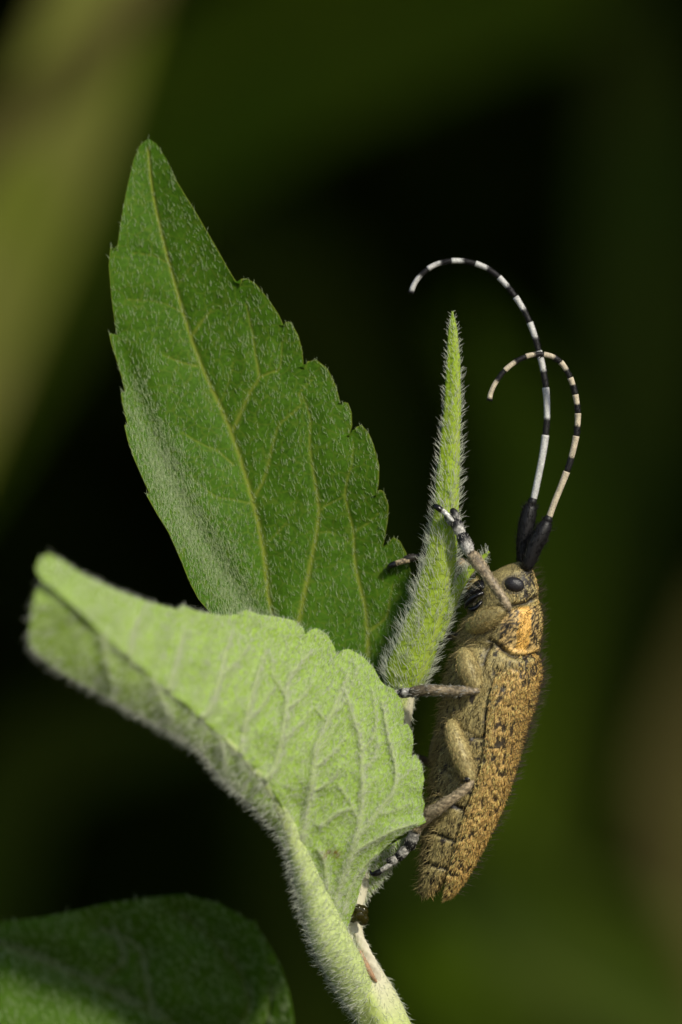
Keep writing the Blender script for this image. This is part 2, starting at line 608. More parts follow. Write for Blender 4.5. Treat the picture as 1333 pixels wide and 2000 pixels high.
def leaf_grid(tip_left, tip_right, mid, rows, cols, ksm=60, pw=14):
    """three polylines (px,py,d) from tip to base -> grid of pixel points, left..mid..right"""
    Lr, Rr, Mi = lin(tip_left, rows), lin(tip_right, rows), spline(mid, rows)
    Ls, Rs = smooth1(Lr, ksm), smooth1(Rr, ksm)
    u = (1 - (1 - np.linspace(0, 1, cols)) ** 1.7)[None, :, None]
    def half(E, Es):
        return Mi[:, None] * (1 - u) + Es[:, None] * u + (E - Es)[:, None] * u ** pw
    left = half(Lr, Ls)[:, ::-1]
    right = half(Rr, Rs)
    G = np.concatenate([left[:, :-1], right], 1)
    uu = np.r_[-u[0, ::-1, 0][:-1], u[0, :, 0]]
    return G, uu

def vein_field(G, veins):
    q = G[..., :2].reshape(-1, 2)
    v = np.zeros(len(q)); near = np.full(len(q), 1e9)
    for poly, w0, w1 in veins:
        pl = spline(np.array(poly, float), 40) if len(poly) > 2 else np.array(poly, float)
        d, f = seg_dist(q, pl)
        w = w0 + (w1 - w0) * f
        v = np.maximum(v, np.exp(-(d / w) ** 2) * np.minimum(1, 0.35 + w / 5))
        near = np.minimum(near, d)
    return v.reshape(G.shape[:2]), near.reshape(G.shape[:2])

# ---- tall leaf, upper side to the camera
A_right = A((290, 271, 110), (305, 280, 108), (325, 310, 105), (345, 355, 98), (385, 420, 85), (420, 480, 75), (448, 530, 66), (462, 553, 64),
            (470, 560, 64), (473, 547, 62), (482, 544, 62), (500, 555, 60), (525, 585, 58), (545, 615, 55), (556, 640, 54), (561, 629, 54), (569, 630, 54),
            (583, 655, 52), (591, 685, 50), (594, 722, 50), (602, 708, 48), (617, 702, 48), (640, 720, 46), (657, 755, 44), (666, 790, 44), (671, 785, 44), (680, 787, 42),
            (687, 805, 42), (688, 832, 42), (682, 854, 44), (691, 843, 40), (706, 829, 38), (720, 845, 38), (730, 868, 38), (741, 910, 38), (740, 945, 38), (735, 970, 40),
            (742, 957, 38), (750, 960, 38), (759, 988, 38), (757, 1020, 38), (752, 1052, 42), (747, 1074, 46), (756, 1064, 40), (768, 1049, 36), (781, 1056, 34), (794, 1080, 34),
            (804, 1120, 34), (810, 1170, 36), (812, 1230, 42), (804, 1290, 48), (786, 1350, 50), (768, 1400, 50))
A_left = A((290, 271, 110), (275, 282, 112), (262, 310, 110), (248, 370, 104), (237, 430, 96), (230, 480, 90), (226, 489, 90), (216, 482, 88), (213, 520, 86), (218, 580, 80), (226, 640, 76),
           (231, 660, 76), (213, 649, 70), (218, 672, 66), (228, 702, 62), (238, 735, 56), (245, 766, 54), (237, 766, 50), (240, 790, 46), (250, 830, 42), (243, 829, 40), (250, 860, 34),
           (262, 895, 28), (275, 925, 24), (292, 962, 16), (286, 966, 16), (308, 1005, 10), (330, 1040, 6), (352, 1090, 2), (372, 1140, 0), (365, 1126, 0), (388, 1170, -2), (420, 1208, -4), (470, 1260, 0),
           (560, 1320, 20), (660, 1370, 40), (768, 1402, 50))
A_mid = A((290, 271, 110), (300, 380, 102), (330, 510, 92), (385, 690, 80), (450, 838, 72), (495, 980, 66), (516, 1080, 62), (533, 1200, 58), (590, 1305, 52), (680, 1368, 50), (768, 1401, 50))
GA, uA = leaf_grid(A_left, A_right, A_mid, 380, 90)
vA = [([(290, 290), (300, 380), (330, 510), (385, 690), (450, 838), (495, 980), (516, 1080), (533, 1200), (590, 1305)], 3.0, 5.0),
      ([(376, 655), (395, 628), (418, 600)], 3, 1.5), ([(456, 840), (490, 765), (506, 737), (499, 690), (494, 653), (482, 595)], 3.6, 1.5),
      ([(506, 737), (530, 727), (547, 718), (552, 668)], 2.2, 1.3), ([(497, 973), (520, 925), (533, 870), (548, 828), (588, 792), (586, 768), (617, 735)], 2.8, 1.4),
      ([(584, 1215), (597, 1150), (606, 1107), (623, 1008), (616, 943), (606, 874), (606, 815), (590, 770)], 5.0, 1.6), ([(623, 1000), (640, 985), (662, 976), (675, 963)], 1.8, 1.2),
      ([(720, 1280), (715, 1196), (695, 1107), (690, 1037), (675, 963), (688, 905), (690, 860)], 4.4, 1.4), ([(690, 1040), (715, 1025), (741, 1002)], 2.0, 1.2),
      ([(722, 1233), (754, 1206), (762, 1170), (769, 1139)], 2.8, 1.4), ([(386, 715), (355, 708), (320, 694)], 2.4, 1.2), ([(457, 909), (425, 880), (398, 869), (352, 842)], 1.8, 1.0),
      ([(497, 985), (450, 975), (420, 968), (370, 930)], 1.6, 1.0), ([(524, 1060), (560, 1020), (580, 980)], 1.5, 0.9), ([(430, 790), (450, 740), (457, 700)], 1.5, 0.9),
      ([(620, 1040), (650, 1040), (690, 1060)], 1.3, 0.9), ([(345, 560), (375, 520), (400, 500)], 1.4, 0.9), ([(330, 515), (300, 500), (262, 495)], 1.3, 0.9), ([(360, 610), (310, 590), (250, 585)], 1.3, 0.9)]
vfA, nearA = vein_field(GA, vA)
# relief in depth: curled left margin, puffed areas between sunken veins, gentle waves
q2 = GA[..., :2].reshape(-1, 2)
crease = A((225, 640), (262, 760), (300, 860), (345, 962), (400, 1060), (450, 1140), (500, 1215))
dc, fc = seg_dist(q2, crease)
dc = dc.reshape(GA.shape[:2])
GA[..., 2] += 16 * np.exp(-(dc / 26) ** 2) * sstep(600, 760, GA[..., 1])
GA[..., 2] += 3.0 * vfA - 3.5 * sstep(0, 34, nearA) + 4 * (vnoise(GA * [1, 1, 0], 60, 2) - 0.5) + 1.6 * (vnoise(GA * [1, 1, 0], 22, 5) - 0.5)
GA[..., 2] += 10 * np.sin(GA[..., 1] / 90.0) * np.abs(uA)[None] ** 2
GA[..., 2] -= 22 * (1 - sstep(900, 1060, GA[..., 1]) * sstep(560, 720, GA[..., 0]))
PA = W(GA)
NA = grid_normals(PA)
if NA[190, 120, 1] > 0:
    NA = -NA
V, F = shell(PA, NA, 3.0 * S)
edgeA = np.broadcast_to(sstep(0.985, 1.0, np.abs(uA)), vfA.shape)
va = np.maximum(vfA * 0.9, edgeA * 0.55)
leafA = mesh_obj('leaf', V, F, M_leaf_top, shoot, OR, fattr={'vein': np.r_[va.ravel(), va.ravel()], 'mark': np.zeros(2 * va.size)})
leafA['label'] = 'tall dark green toothed leaf standing upright'

def flow_dir(G, base, toward):
    """unit tangent towards a pixel direction on a grid surface"""
    return toward

def leaf_hairs(name, P, N, G, count, dens, tdir, lift, length, rad, mat, parent, jit=0.5, curl=0.3, segs=3, wrap=False, off=0.3):
    s = scatter(P, count, dens, wrap)
    p = pick(P, s, wrap)
    n = nrm(pick(N, s, wrap))
    t = np.broadcast_to(np.asarray(tdir, float), p.shape) if not callable(tdir) else tdir(pick(G, s, wrap))
    t = nrm(t - n * np.sum(t * n, -1, keepdims=True))
    jv = RNG.normal(size=p.shape) * jit
    d = nrm(t + jv * 0.8) * 1.0 + n * (lift + 0.35 * np.abs(RNG.normal(size=(len(p), 1))) * lift)
    L = (length(pick(G, s, wrap)) if callable(length) else length) * RNG.uniform(0.55, 1.35, len(p))
    bend = RNG.normal(size=p.shape) * curl - n * curl * 0.6
    return hair_mesh(name, p + n * off * S, d, bend, L, rad, mat, parent, OR, segs)

densA = 1.0 + 11 * np.exp(-(dc / 36) ** 2) * sstep(700, 960, GA[..., 1]) + 1.6 * sstep(0.93, 1, np.abs(uA))[None] \
        + 2.0 * sstep(0.5, 0.9, -uA)[None] * sstep(620, 800, GA[..., 1])
leaf_hairs('leaf_hairs', PA, NA, GA, 9500, densA, (-0.15, 0, 1), 0.28, 12.5, 0.46, M_hair_top, leafA, jit=0.35)

# ---- pale folded leaf, underside to the camera
B_up = A((84, 1135, -385), (70, 1112, -384), (78, 1090, -382), (96, 1081, -378), (125, 1096, -366), (160, 1120, -350), (230, 1153, -310), (290, 1175, -276), (345, 1190, -246), (356, 1181, -240), (380, 1192, -228),
         (430, 1202, -200), (465, 1200, -180), (480, 1190, -172), (505, 1200, -160), (545, 1205, -142), (575, 1212, -130), (594, 1228, -124), (598, 1246, -122), (605, 1230, -118), (620, 1227, -114), (640, 1240, -108), (653, 1262, -104), (661, 1288, -102), (668, 1270, -100), (682, 1267, -96),
         (708, 1281, -92), (730, 1303, -90), (744, 1330, -88), (752, 1338, -88), (770, 1346, -88), (784, 1368, -88), (790, 1395, -88), (788, 1418, -88), (796, 1412, -88), (806, 1430, -90), (808, 1450, -92), (804, 1480, -94), (812, 1473, -94), (824, 1492, -96), (829, 1520, -100),
         (824, 1555, -104), (830, 1570, -106), (826, 1590, -108), (833, 1606, -112), (818, 1613, -112), (795, 1624, -110), (770, 1640, -106), (745, 1664, -100), (722, 1690, -94), (708, 1720, -88), (698, 1760, -80), (684, 1800, -70), (668, 1840, -62))
B_low = A((84, 1135, -385), (68, 1160, -384), (61, 1200, -380), (56, 1250, -372), (62, 1266, -368), (100, 1300, -345), (150, 1330, -318), (182, 1346, -302), (250, 1385, -262), (330, 1428, -214), (396, 1470, -178), (430, 1515, -150), (500, 1580, -112),
          (538, 1622, -92), (560, 1665, -80), (573, 1710, -72), (580, 1750, -66), (590, 1785, -60), (604, 1812, -56), (625, 1846, -52))
B_mid = A((84, 1135, -385), (130, 1172, -376), (180, 1218, -356), (250, 1280, -320), (330, 1347, -280), (400, 1408, -246), (470, 1472, -212), (528, 1540, -180), (566, 1612, -152), (594, 1690, -128), (622, 1765, -108), (650, 1840, -92))
_bl, _bm = lin(B_low, 200), spline(B_mid, 200)
_bl[:, 2] = _bm[:, 2] - 0.07 * np.linalg.norm(_bl[:, :2] - _bm[:, :2], axis=1)
B_low = _bl
GB, uB = leaf_grid(B_low, B_up, B_mid, 360, 96, ksm=40)
vB = [([(392, 1404), (412, 1380), (428, 1330), (438, 1285), (452, 1238)], 5, 2.5), ([(512, 1530), (538, 1495), (553, 1430), (560, 1380), (565, 1325), (606, 1275)], 6, 3),
      ([(590, 1640), (598, 1594), (607, 1549), (614, 1497), (620, 1452), (649, 1392), (680, 1318)], 7, 3), ([(655, 1770), (660, 1745), (676, 1701), (693, 1646), (707, 1583), (708, 1508), (705, 1454), (692, 1404), (674, 1349)], 8, 3),
      ([(697, 1638), (728, 1597), (768, 1545), (773, 1500), (755, 1420), (748, 1370)], 5, 2.5), ([(680, 1690), (700, 1660), (738, 1638), (773, 1620), (815, 1608)], 5, 2.5), ([(624, 1614), (662, 1587), (690, 1580)], 3.5, 2),
      ([(640, 1740), (637, 1715), (634, 1685), (622, 1660)], 6, 3), ([(614, 1500), (650, 1470), (675, 1440)], 3, 2), ([(707, 1510), (730, 1480), (740, 1450)], 3, 2), ([(560, 1385), (590, 1360), (612, 1330)], 3, 2),
      ([(672, 1780), (685, 1735), (705, 1700), (735, 1668)], 6, 2.5), ([(250, 1285), (262, 1230), (280, 1190)], 4, 2), ([(330, 1350), (345, 1290), (360, 1230)], 4.5, 2), ([(470, 1475), (482, 1400), (500, 1330), (520, 1270)], 4.5, 2.2),
      ([(300, 1330), (330, 1395)], 4, 2), ([(430, 1440), (440, 1490)], 4, 2), ([(200, 1240), (215, 1330)], 4, 2), ([(700, 1560), (735, 1520)], 2.5, 1.6), ([(610, 1545), (640, 1530), (665, 1500)], 2.6, 1.6), ([(640, 1410), (615, 1380)], 2.5, 1.6)]
vB += [([(560, 1440), (585, 1415), (608, 1385)], 2.6, 1.6), ([(618, 1480), (640, 1440), (660, 1410)], 2.4, 1.5), ([(705, 1470), (728, 1440), (735, 1400), (728, 1350)], 2.8, 1.6), ([(700, 1600), (680, 1560), (660, 1530)], 2.4, 1.5),
       ([(735, 1590), (765, 1585), (800, 1570)], 2.6, 1.6), ([(771, 1530), (795, 1510), (812, 1500)], 2.4, 1.5), ([(430, 1320), (465, 1290), (490, 1250)], 2.6, 1.6), ([(480, 1410), (510, 1380), (535, 1340)], 2.6, 1.6), ([(560, 1360), (535, 1320), (530, 1280)], 2.2, 1.4), ([(640, 1400), (665, 1380), (690, 1330), (700, 1300)], 2.6, 1.6)]
vfB, nearB = vein_field(GB, [(p_, a_ * 1.15, b_ * 1.15) for p_, a_, b_ in vB])
hb = np.sin(np.pi * np.clip(np.abs(uB), 0, 1))[None]
GB[..., 2] += np.where(uB[None] > 0, -3.0, -3.0) * hb * sstep(0.0, 0.25, np.linspace(0, 1, 360))[:, None]
GB[..., 2] += -5.0 * vfB * np.where(uB[None] < 0, 0.25, 1.0) + 3.0 * sstep(0, 24, nearB) * (np.abs(uB)[None] > 0.06) - 4.5 * sstep(14, 50, nearB) * np.where(uB[None] < 0, 0.2, 1.0) + 6 * (vnoise(GB * [1, 1, 0], 48, 7) - 0.5) + 2.5 * (vnoise(GB * [1, 1, 0], 16, 8) - 0.5)
GB[..., 2] = np.where(GB[..., 2] < -150, -150 + (GB[..., 2] + 150) * 1.7, GB[..., 2])
PB = W(GB)
NB = grid_normals(PB)
if NB[200, 150, 1] > 0:
    NB = -NB
V, F = shell(PB, NB, 4.0 * S)
spot = np.exp(-(((GB[..., 0] - 642) / 17) ** 2 + ((GB[..., 1] - 1669) / 10) ** 2) ** 1.5) * sstep(0.35, 0.65, vnoise(GB * [1, 1, 0], 7, 4)) \
       + 0.8 * np.exp(-(((GB[..., 0] - 658) / 9) ** 2 + ((GB[..., 1] - 1668) / 8) ** 2) ** 1.5) * sstep(0.3, 0.6, vnoise(GB * [1, 1, 0], 6, 9))
spot = np.clip(spot, 0, 0.9)
edgeB = np.broadcast_to(sstep(0.97, 1.0, np.abs(uB)), vfB.shape)
vb = np.clip(vfB * 0.95 + 0.0 * edgeB, 0, 1)
leafB = mesh_obj('leaf', V, F, M_leaf_under, shoot, OR, fattr={'vein': np.r_[vb.ravel(), vb.ravel() * 0], 'mark': np.r_[spot.ravel(), 0 * spot.ravel()]})
leafB['label'] = 'pale green folded leaf with raised veins on its underside'
# midrib and petiole of that leaf as a real tapering rib
mid_path = np.array([[(a[0] - 3), a[1] - 2, (a[2] if a[2] > -150 else -150 + (a[2] + 150) * 1.7) + 4, r] for a, r in zip(B_mid, (1.5, 2.5, 3, 3.5, 4.2, 5.2, 7, 10, 15, 22, 30, 38))])
mid_path = np.vstack([mid_path, [684, 1905, -58, 38], [716, 1968, -30, 30], [760, 2050, -6, 10]])
Pm, Nm, Tm, qm = tube(mid_path, 160, 28, flat=0.8)
V, F = tube_faces(Pm)
M_rib = leaf_mat('midrib_skin', (0.38, 0.48, 0.16), (0.46, 0.54, 0.21), (0.6, 0.6, 0.35), trans=0.12, net=10, net_amt=0.1, rough=0.6)
mb = mesh_obj('midrib', V, F, M_rib, leafB, OR, fattr={'vein': np.zeros(len(V)), 'mark': np.zeros(len(V))})

densB = np.where(uB[None] > 0, 1.0, 0.4) + 0.6 * vfB
leaf_hairs('leaf_hairs', PB, NB, GB, 20000, densB, (0.25, 0, 0.8), 0.26, 11.0, 0.44, M_hair, leafB, jit=0.6, curl=0.5, segs=2)
# long curled fringe on the shaded half and along its edge
densF = np.where(uB[None] < -0.0, 0.6 + 2.5 * sstep(0.8, 1.0, -uB)[None], 0.0) * (0.25 + 0.75 * sstep(150, 380, GB[..., 0]))
leaf_hairs('leaf_fringe', PB, NB, GB, 2000, densF, (-0.75, -0.1, -0.35), 0.5, 22.0, 0.5, M_hair, leafB, jit=0.35, curl=0.7, segs=4)
th_m = np.linspace(0, 2 * np.pi, 28, endpoint=False)
densM = np.ones((160, 28))
densM[:, :] *= np.linspace(1.0, 1.3, 160)[:, None]
Gm = np.repeat(np.repeat(qm[:, None, :3], 28, 1), 1, 0)
leaf_hairs('midrib_hairs', Pm, Nm, Gm, 3400, densM, (-0.8, -0.1, -0.25), 0.55, lambda g: np.interp(g[:, 0], [80, 400, 640], [14, 20, 21]), 0.46, M_hair, leafB, jit=0.45, curl=0.75, segs=4, wrap=True)

# ---- stem behind the folded leaf
stem_path = A((2300, 9000, 0, 52), (1050, 2700, -10, 52), (860, 2250, -14, 50), (752, 2000, -18, 47), (712, 1925, -18, 45), (684, 1862, -16, 36), (676, 1810, -10, 31), (684, 1760, 0, 28), (702, 1700, 8, 26),
              (735, 1600, 12, 25), (765, 1490, 12, 24), (784, 1390, 6, 24), (792, 1335, 0, 22))
stem_path = stem_path[1:]
foot = (W(np.array([[1050, 2700, -10.0]]))[0])
ext_px = 1000 - GROUND_Z / S + 60
stem_path = np.vstack([[1500, ext_px, 0, 55], [1250, 4200, -5, 54], stem_path])
def stem_bump(t, th):
    return 1 + 0.05 * np.sin(5 * th + 9 * t) + 0.04 * np.sin(40 * t + 2 * th)
Ps, Ns, Ts, qs = tube(stem_path, 420, 40, bump=stem_bump)
V, F = tube_faces(Ps)
pxx = Ps[..., 0] / S + 666.5
side = np.clip((pxx - qs[:, None, 0]) / np.maximum(qs[:, None, 3], 1), -1, 1)
paleS = sstep(-0.1, 0.5, side + 0.6 * (vnoise(Ps / S, 30, 3) - 0.5)) * sstep(2050, 1900, qs[:, 1])[:, None]
paleS = np.clip(paleS + sstep(1830, 1780, qs[:, 1])[:, None] * sstep(1600, 1660, qs[:, 1])[:, None], 0, 1) * 0.9
paleS = np.r_[paleS.ravel(), 0, 0]
stem = mesh_obj('stem', V, F, M_stem, shoot, OR, fattr={'vein': np.zeros(len(V)), 'mark': paleS})
stem['label'] = 'hairy pale green stem with a whitish dry flank'
Gs = np.repeat(qs[:, None, :3], 40, 1)
dS = np.ones((420, 40)) * (qs[:, 1] < 2150)[:, None]
leaf_hairs('stem_hairs', Ps, Ns, Gs, 3600, dS, (0.1, 0, -1), 0.4, 14.0, 0.42, M_hair, stem, jit=0.8, curl=0.8, segs=4, wrap=True)
# split, reddish-lipped scar on the stem flank
Pc, _, _, _ = tube(A((700, 1852, -50, 2), (706, 1866, -58, 5), (716, 1886, -62, 6), (726, 1904, -60, 5), (736, 1918, -54, 2)), 30, 12)
V, F = tube_faces(Pc)
M_scar = leaf_mat('scar_bark', (0.26, 0.14, 0.07), (0.34, 0.2, 0.11), (0.4, 0.3, 0.2), trans=0.0)
mesh_obj('scar', V, F, M_scar, stem, OR, fattr={'vein': np.zeros(len(V)), 'mark': np.zeros(len(V))})
flake = A((694, 1822, -42, 3), (704, 1836, -50, 8), (718, 1868, -50, 11), (732, 1898, -48, 10), (742, 1925, -42, 4))
Pc, Nc, _, qc = tube(flake, 60, 24, flat=0.5, bump=lambda t, th: 1 + 0.10 * np.sin(23 * t + 3 * th) + 0.08 * np.sin(61 * t - 5 * th) + 0.06 * np.sin(7 * th + 90 * t))
V, F = tube_faces(Pc)
fl = mesh_obj('bark_flake', V, F, M_stem, stem, OR, fattr={'vein': np.zeros(len(V)), 'mark': np.full(len(V), 0.95)})

# ---- young folded leaf (spike) and the small leaflet beside it
def spike(name, left, right, depth, n, m, hairs, label, mat=M_bud, thick=0.62, hl=24):
    L_, R_ = lin(left, n), lin(right, n)
    c = smooth1((L_ + R_) / 2, 6)
    w = smooth1(np.linalg.norm(R_ - L_, axis=1) / 2, 6)
    dd = np.interp(np.linspace(0, 1, n), np.linspace(0, 1, len(depth)), depth)
    path = np.c_[c, dd, np.maximum(w, 2.0)]
    C = W(path[:, :3])
    T, B, U = frames(C)
    th = np.linspace(0, 2 * np.pi, m, endpoint=False)
    rr = (path[:, 3] * S)[:, None] * (1 - 0.16 * np.exp(-((np.mod(th - 0.55 + np.pi, 2 * np.pi) - np.pi) / 0.22) ** 2)[None] + 0.02 * np.sin(50 * np.linspace(0, 1, n)[:, None] + 3 * th[None]))
    P = C[:, None] + rr[..., None] * (np.cos(th)[None, :, None] * B[:, None] * thick + np.sin(th)[None, :, None] * U[:, None])
    N = nrm(np.cos(th)[None, :, None] * B[:, None] + np.sin(th)[None, :, None] * U[:, None] * thick)
    V, F = tube_faces(P)
    rib = np.exp(-((np.mod(th + 0.75 + np.pi, 2 * np.pi) - np.pi) / 0.16) ** 2)[None] * np.ones((n, 1)) * 0.7
    rib = rib + 0.25 * sstep(0.5, 0.7, vnoise(P / S * [1, 1, 0.3], 14, 6))
    o = mesh_obj(name, V, F, mat, shoot, OR, fattr={'vein': np.r_[np.clip(rib, 0, 1).ravel(), 0, 0], 'mark': np.zeros(len(V))})
    o['label'] = label
    G = np.repeat(path[:, None, :3], m, 1)
    leaf_hairs('leaf_hairs', P, N, G, hairs, np.ones((n, m)), (-0.12, 0, 0.9), 0.75, lambda g: np.interp(g[:, 1], [620, 750, 1000, 1300], [hl * .45, hl * .65, hl, hl * 1.15]), 0.55, M_hair, o, jit=0.3, curl=0.35, segs=3, wrap=True)
    return o
sp_l = A((884, 608), (879, 622), (876, 645), (873, 700), (869, 780), (862, 860), (854, 930), (849, 1000), (839, 1060), (826, 1120), (803, 1200), (772, 1275), (752, 1322), (760, 1360))
sp_r = A((884, 608), (889, 620), (894, 645), (899, 700), (901, 780), (899, 860), (898, 930), (895, 1000), (893, 1060), (889, 1110), (880, 1165), (860, 1235), (840, 1300), (822, 1345))
spike('young_leaf', sp_l, sp_r, [10, 8, 4, 0, -6, -10, -10, -8, -6, 0], 220, 36, 3000, 'slender upright folded young leaf covered in white hairs')
lf_l = A((956, 1077), (948, 1080), (938, 1087), (925, 1098), (908, 1113), (896, 1124), (884, 1140), (872, 1165), (862, 1195), (850, 1240))
lf_r = A((956, 1077), (952, 1087), (944, 1098), (932, 1110), (920, 1124), (910, 1140), (900, 1160), (888, 1190), (872, 1225), (858, 1260))
spike('young_leaf', lf_l, lf_r, [-14, -14, -12, -10, -6, -4], 90, 24, 600, 'tiny folded leaflet branching off toward the beetle head', hl=17)

# ---- small bract behind the hind foot
K_l = A((812, 1625, -20), (780, 1640, -22), (745, 1662, -20), (715, 1692, -14), (700, 1730, -6), (694, 1770, 0))
K_r = A((812, 1625, -20), (802, 1648, -8), (782, 1672, 0), (762, 1700, 4), (744, 1728, 6), (730, 1742, 6), (716, 1760, 6), (704, 1778, 4))
K_m = A((812, 1625, -20), (790, 1650, -24), (760, 1680, -18), (730, 1712, -10), (708, 1745, -4), (698, 1775, 2))
GK, uK = leaf_grid(K_l, K_r, K_m, 60, 16, ksm=4)
PK = W(GK); NK = grid_normals(PK)
if NK[30, 15, 1] > 0: NK = -NK
V, F = shell(PK, NK, 3 * S)
br = mesh_obj('bract', V, F, M_leaf_under, shoot, OR, fattr={'vein': np.zeros(len(V)), 'mark': np.zeros(len(V))})
leaf_hairs('bract_hairs', PK, NK, GK, 700, None, (0.5, 0, -0.6), 0.4, 12, 0.7, M_hair, br, jit=0.6, curl=0.5, segs=2)

# ---- dark glossy droplet on the stem
def drop_mat():
    m, nt, out = new_mat('dark_sap')
    pr = nd(nt, 'ShaderNodeBsdfPrincipled', Roughness=0.04)
    pr.inputs['Base Color'].default_value = (0.03, 0.026, 0.004, 1)
    pr.inputs['Transmission Weight'].default_value = 0.25
    pr.inputs['IOR'].default_value = 1.36
    nt.links.new(pr.outputs[0], out.inputs['Surface'])
    return m
ph = np.linspace(0.02, np.pi - 0.02, 40)[:, None]
t2 = np.linspace(0, 2 * np.pi, 56, endpoint=False)[None]
dirs = np.stack([np.sin(ph) * np.cos(t2), np.cos(ph) * np.ones_like(t2), np.sin(ph) * np.sin(t2)], -1)
rad = np.zeros(dirs.shape[:2])
for c, k in (((-0.3, 0.1, -0.2), 14), ((0.75, 0.55, -0.35), 17), ((0.75, -0.65, -0.2), 16), ((-0.1, -0.9, -0.4), 15), ((0.2, 0.1, -0.97), 15)):
    c = np.array(c) / np.linalg.norm(c)
    rad = np.maximum(rad, k * np.exp(-((1 - dirs @ c) / 0.33) ** 2))
rad = 9 + rad * 0.75
P = W(np.array([700, 1788, -56.0]) + dirs * rad[..., None] * np.array([1.05, 1.15, 1]))
Vd, Fd = tube_faces(P)
dw = W(np.array([692, 1800, -40.0]))
dr = mesh_obj('sap_droplet', Vd, Fd, drop_mat(), None, dw)
dr['label'] = 'small dark glossy sap droplet clinging to the stem below the beetle'
dr['category'] = 'droplet'

# ------------------------------------------------------------------ the second plant: low leaf in the corner
low_root = W(np.array([-500, 2600, 420.0])); low_root[2] = GROUND_Z
low = thing('leafy_shoot', 'dim rounded green leaf on its own stalk below the folded pale leaf', 'plant', low_root)
OL = OR
OR = low_root
C_up = A((560, 2130, 300), (574, 2060, 300), (572, 1990, 300), (563, 1940, 300), (548, 1890, 302), (528, 1850, 305), (505, 1815, 308), (498, 1796, 308), (490, 1802, 308), (470, 1788, 310), (436, 1770, 312), (430, 1764, 312), (400, 1758, 315), (356, 1749, 320), (300, 1752, 326), (240, 1760, 332), (150, 1778, 340), (80, 1792, 345), (0, 1800, 350), (-150, 1815, 360), (-400, 1860, 370))
C_lo = A((560, 2130, 300), (500, 2200, 250), (400, 2230, 230), (250, 2200, 220), (100, 2120, 230), (0, 2030, 240), (-150, 1980, 300), (-400, 1890, 370))
C_mid = A((560, 2130, 300), (490, 2080, 330), (400, 2030, 345), (280, 1970, 350), (160, 1910, 345), (60, 1865, 335), (-10, 1842, 330), (-150, 1850, 350), (-400, 1870, 370))
GC, uC = leaf_grid(C_lo, C_up, C_mid, 200, 50, ksm=20)
vC = [([(490, 2080), (400, 2030), (280, 1970), (160, 1910), (60, 1865), (-10, 1842)], 7, 7), ([(430, 2045), (490, 1960), (440, 1860), (360, 1790)], 7, 4), ([(300, 1985), (285, 1900), (270, 1850), (200, 1815)], 6, 4), ([(180, 1925), (240, 1880), (225, 1815)], 5, 4), ([(470, 2070), (520, 2000), (530, 1930)], 5, 3)]
vfC, nearC = vein_field(GC, vC)
GC[..., 2] += 12 * vfC - 20 * sstep(0, 60, nearC) + 14 * (vnoise(GC * [1, 1, 0], 60, 3) - 0.5)
PC = W(GC); NC = grid_normals(PC)
if NC[100, 70, 1] > 0: NC = -NC
V, F = shell(PC, NC, 4 * S)
lC = mesh_obj('leaf', V, F, M_leaf_low, low, OR, fattr={'vein': np.r_[vfC.ravel(), vfC.ravel()] * 0.8, 'mark': np.zeros(2 * vfC.size)})
densC = 1 + 5 * vfC * (GC[..., 0] < 330)
leaf_hairs('leaf_hairs', PC, NC, GC, 4200, densC, (-0.3, 0, 1), 0.4, 14, 0.65, M_hair_top, lC, jit=0.4)
Pq, Nq, _, _ = tube(np.vstack([[-390, 1868, 370, 14], [-520, 2050, 390, 22], [-600, 3000, 410, 26], [-560, 1000 - GROUND_Z / S, 420, 30]]), 60, 16)
V, F = tube_faces(Pq)
mesh_obj('stalk', V, F, M_stem, low, OR, fattr={'vein': np.zeros(len(V)), 'mark': np.zeros(len(V))})
OR = OL

# ------------------------------------------------------------------ the beetle
BO = W(np.array([850, 1600, 0.0]))
beetle = thing('beetle', 'golden brown longhorn beetle with black and white banded antennae climbing the shoot', 'beetle', BO)
GOLD = np.array([0.92, 0.63, 0.23]); OLIVE = np.array([0.66, 0.54, 0.22]); DARK = np.array([0.018, 0.014, 0.010]); ORANGE = np.array([0.95, 0.55, 0.13]); CREAM = np.array([0.62, 0.47, 0.19])
# stations: ventral x,y, dorsal x,y, half width
ST = A((1012, 1097, 1030, 1099, 8), (985, 1106, 1042, 1116, 30), (955, 1124, 1049, 1138, 42), (938, 1150, 1053, 1158, 47), (932, 1178, 1053, 1172, 48), (926, 1192, 1049, 1180, 46),
       (914, 1202, 1056, 1187, 55), (904, 1222, 1059, 1215, 62), (899, 1246, 1055, 1258, 61), (896, 1260, 1048, 1277, 58),
       (884, 1285, 1053, 1298, 68), (871, 1330, 1051, 1345, 73), (865, 1380, 1036, 1395, 74), (856, 1440, 1018, 1455, 72), (847, 1500, 1000, 1515, 69), (839, 1560, 976, 1572, 63),
       (831, 1612, 946, 1625, 55), (826, 1652, 918, 1662, 46), (824, 1700, 886, 1705, 33), (819, 1735, 858, 1735, 18), (829, 1752, 842, 1751, 5))
nb, mb_ = 300, 160
sq = spline(np.c_[ST[:, :4], ST[:, 4]], nb)
th = np.linspace(0, 2 * np.pi, mb_, endpoint=False)      # 0 dorsal, pi/2 toward the camera, pi ventral
def sup(c, e=0.85):
    return np.sign(c) * np.abs(c) ** e
cx = (sq[:, 0] + sq[:, 2]) / 2; cy = (sq[:, 1] + sq[:, 3]) / 2
ax = (sq[:, 2] - sq[:, 0]) / 2; ay = (sq[:, 3] - sq[:, 1]) / 2
GBd = np.stack([cx[:, None] + ax[:, None] * sup(np.cos(th))[None], cy[:, None] + ay[:, None] * sup(np.cos(th))[None],
                -sq[:, 4][:, None] * sup(np.sin(th))[None]], -1)
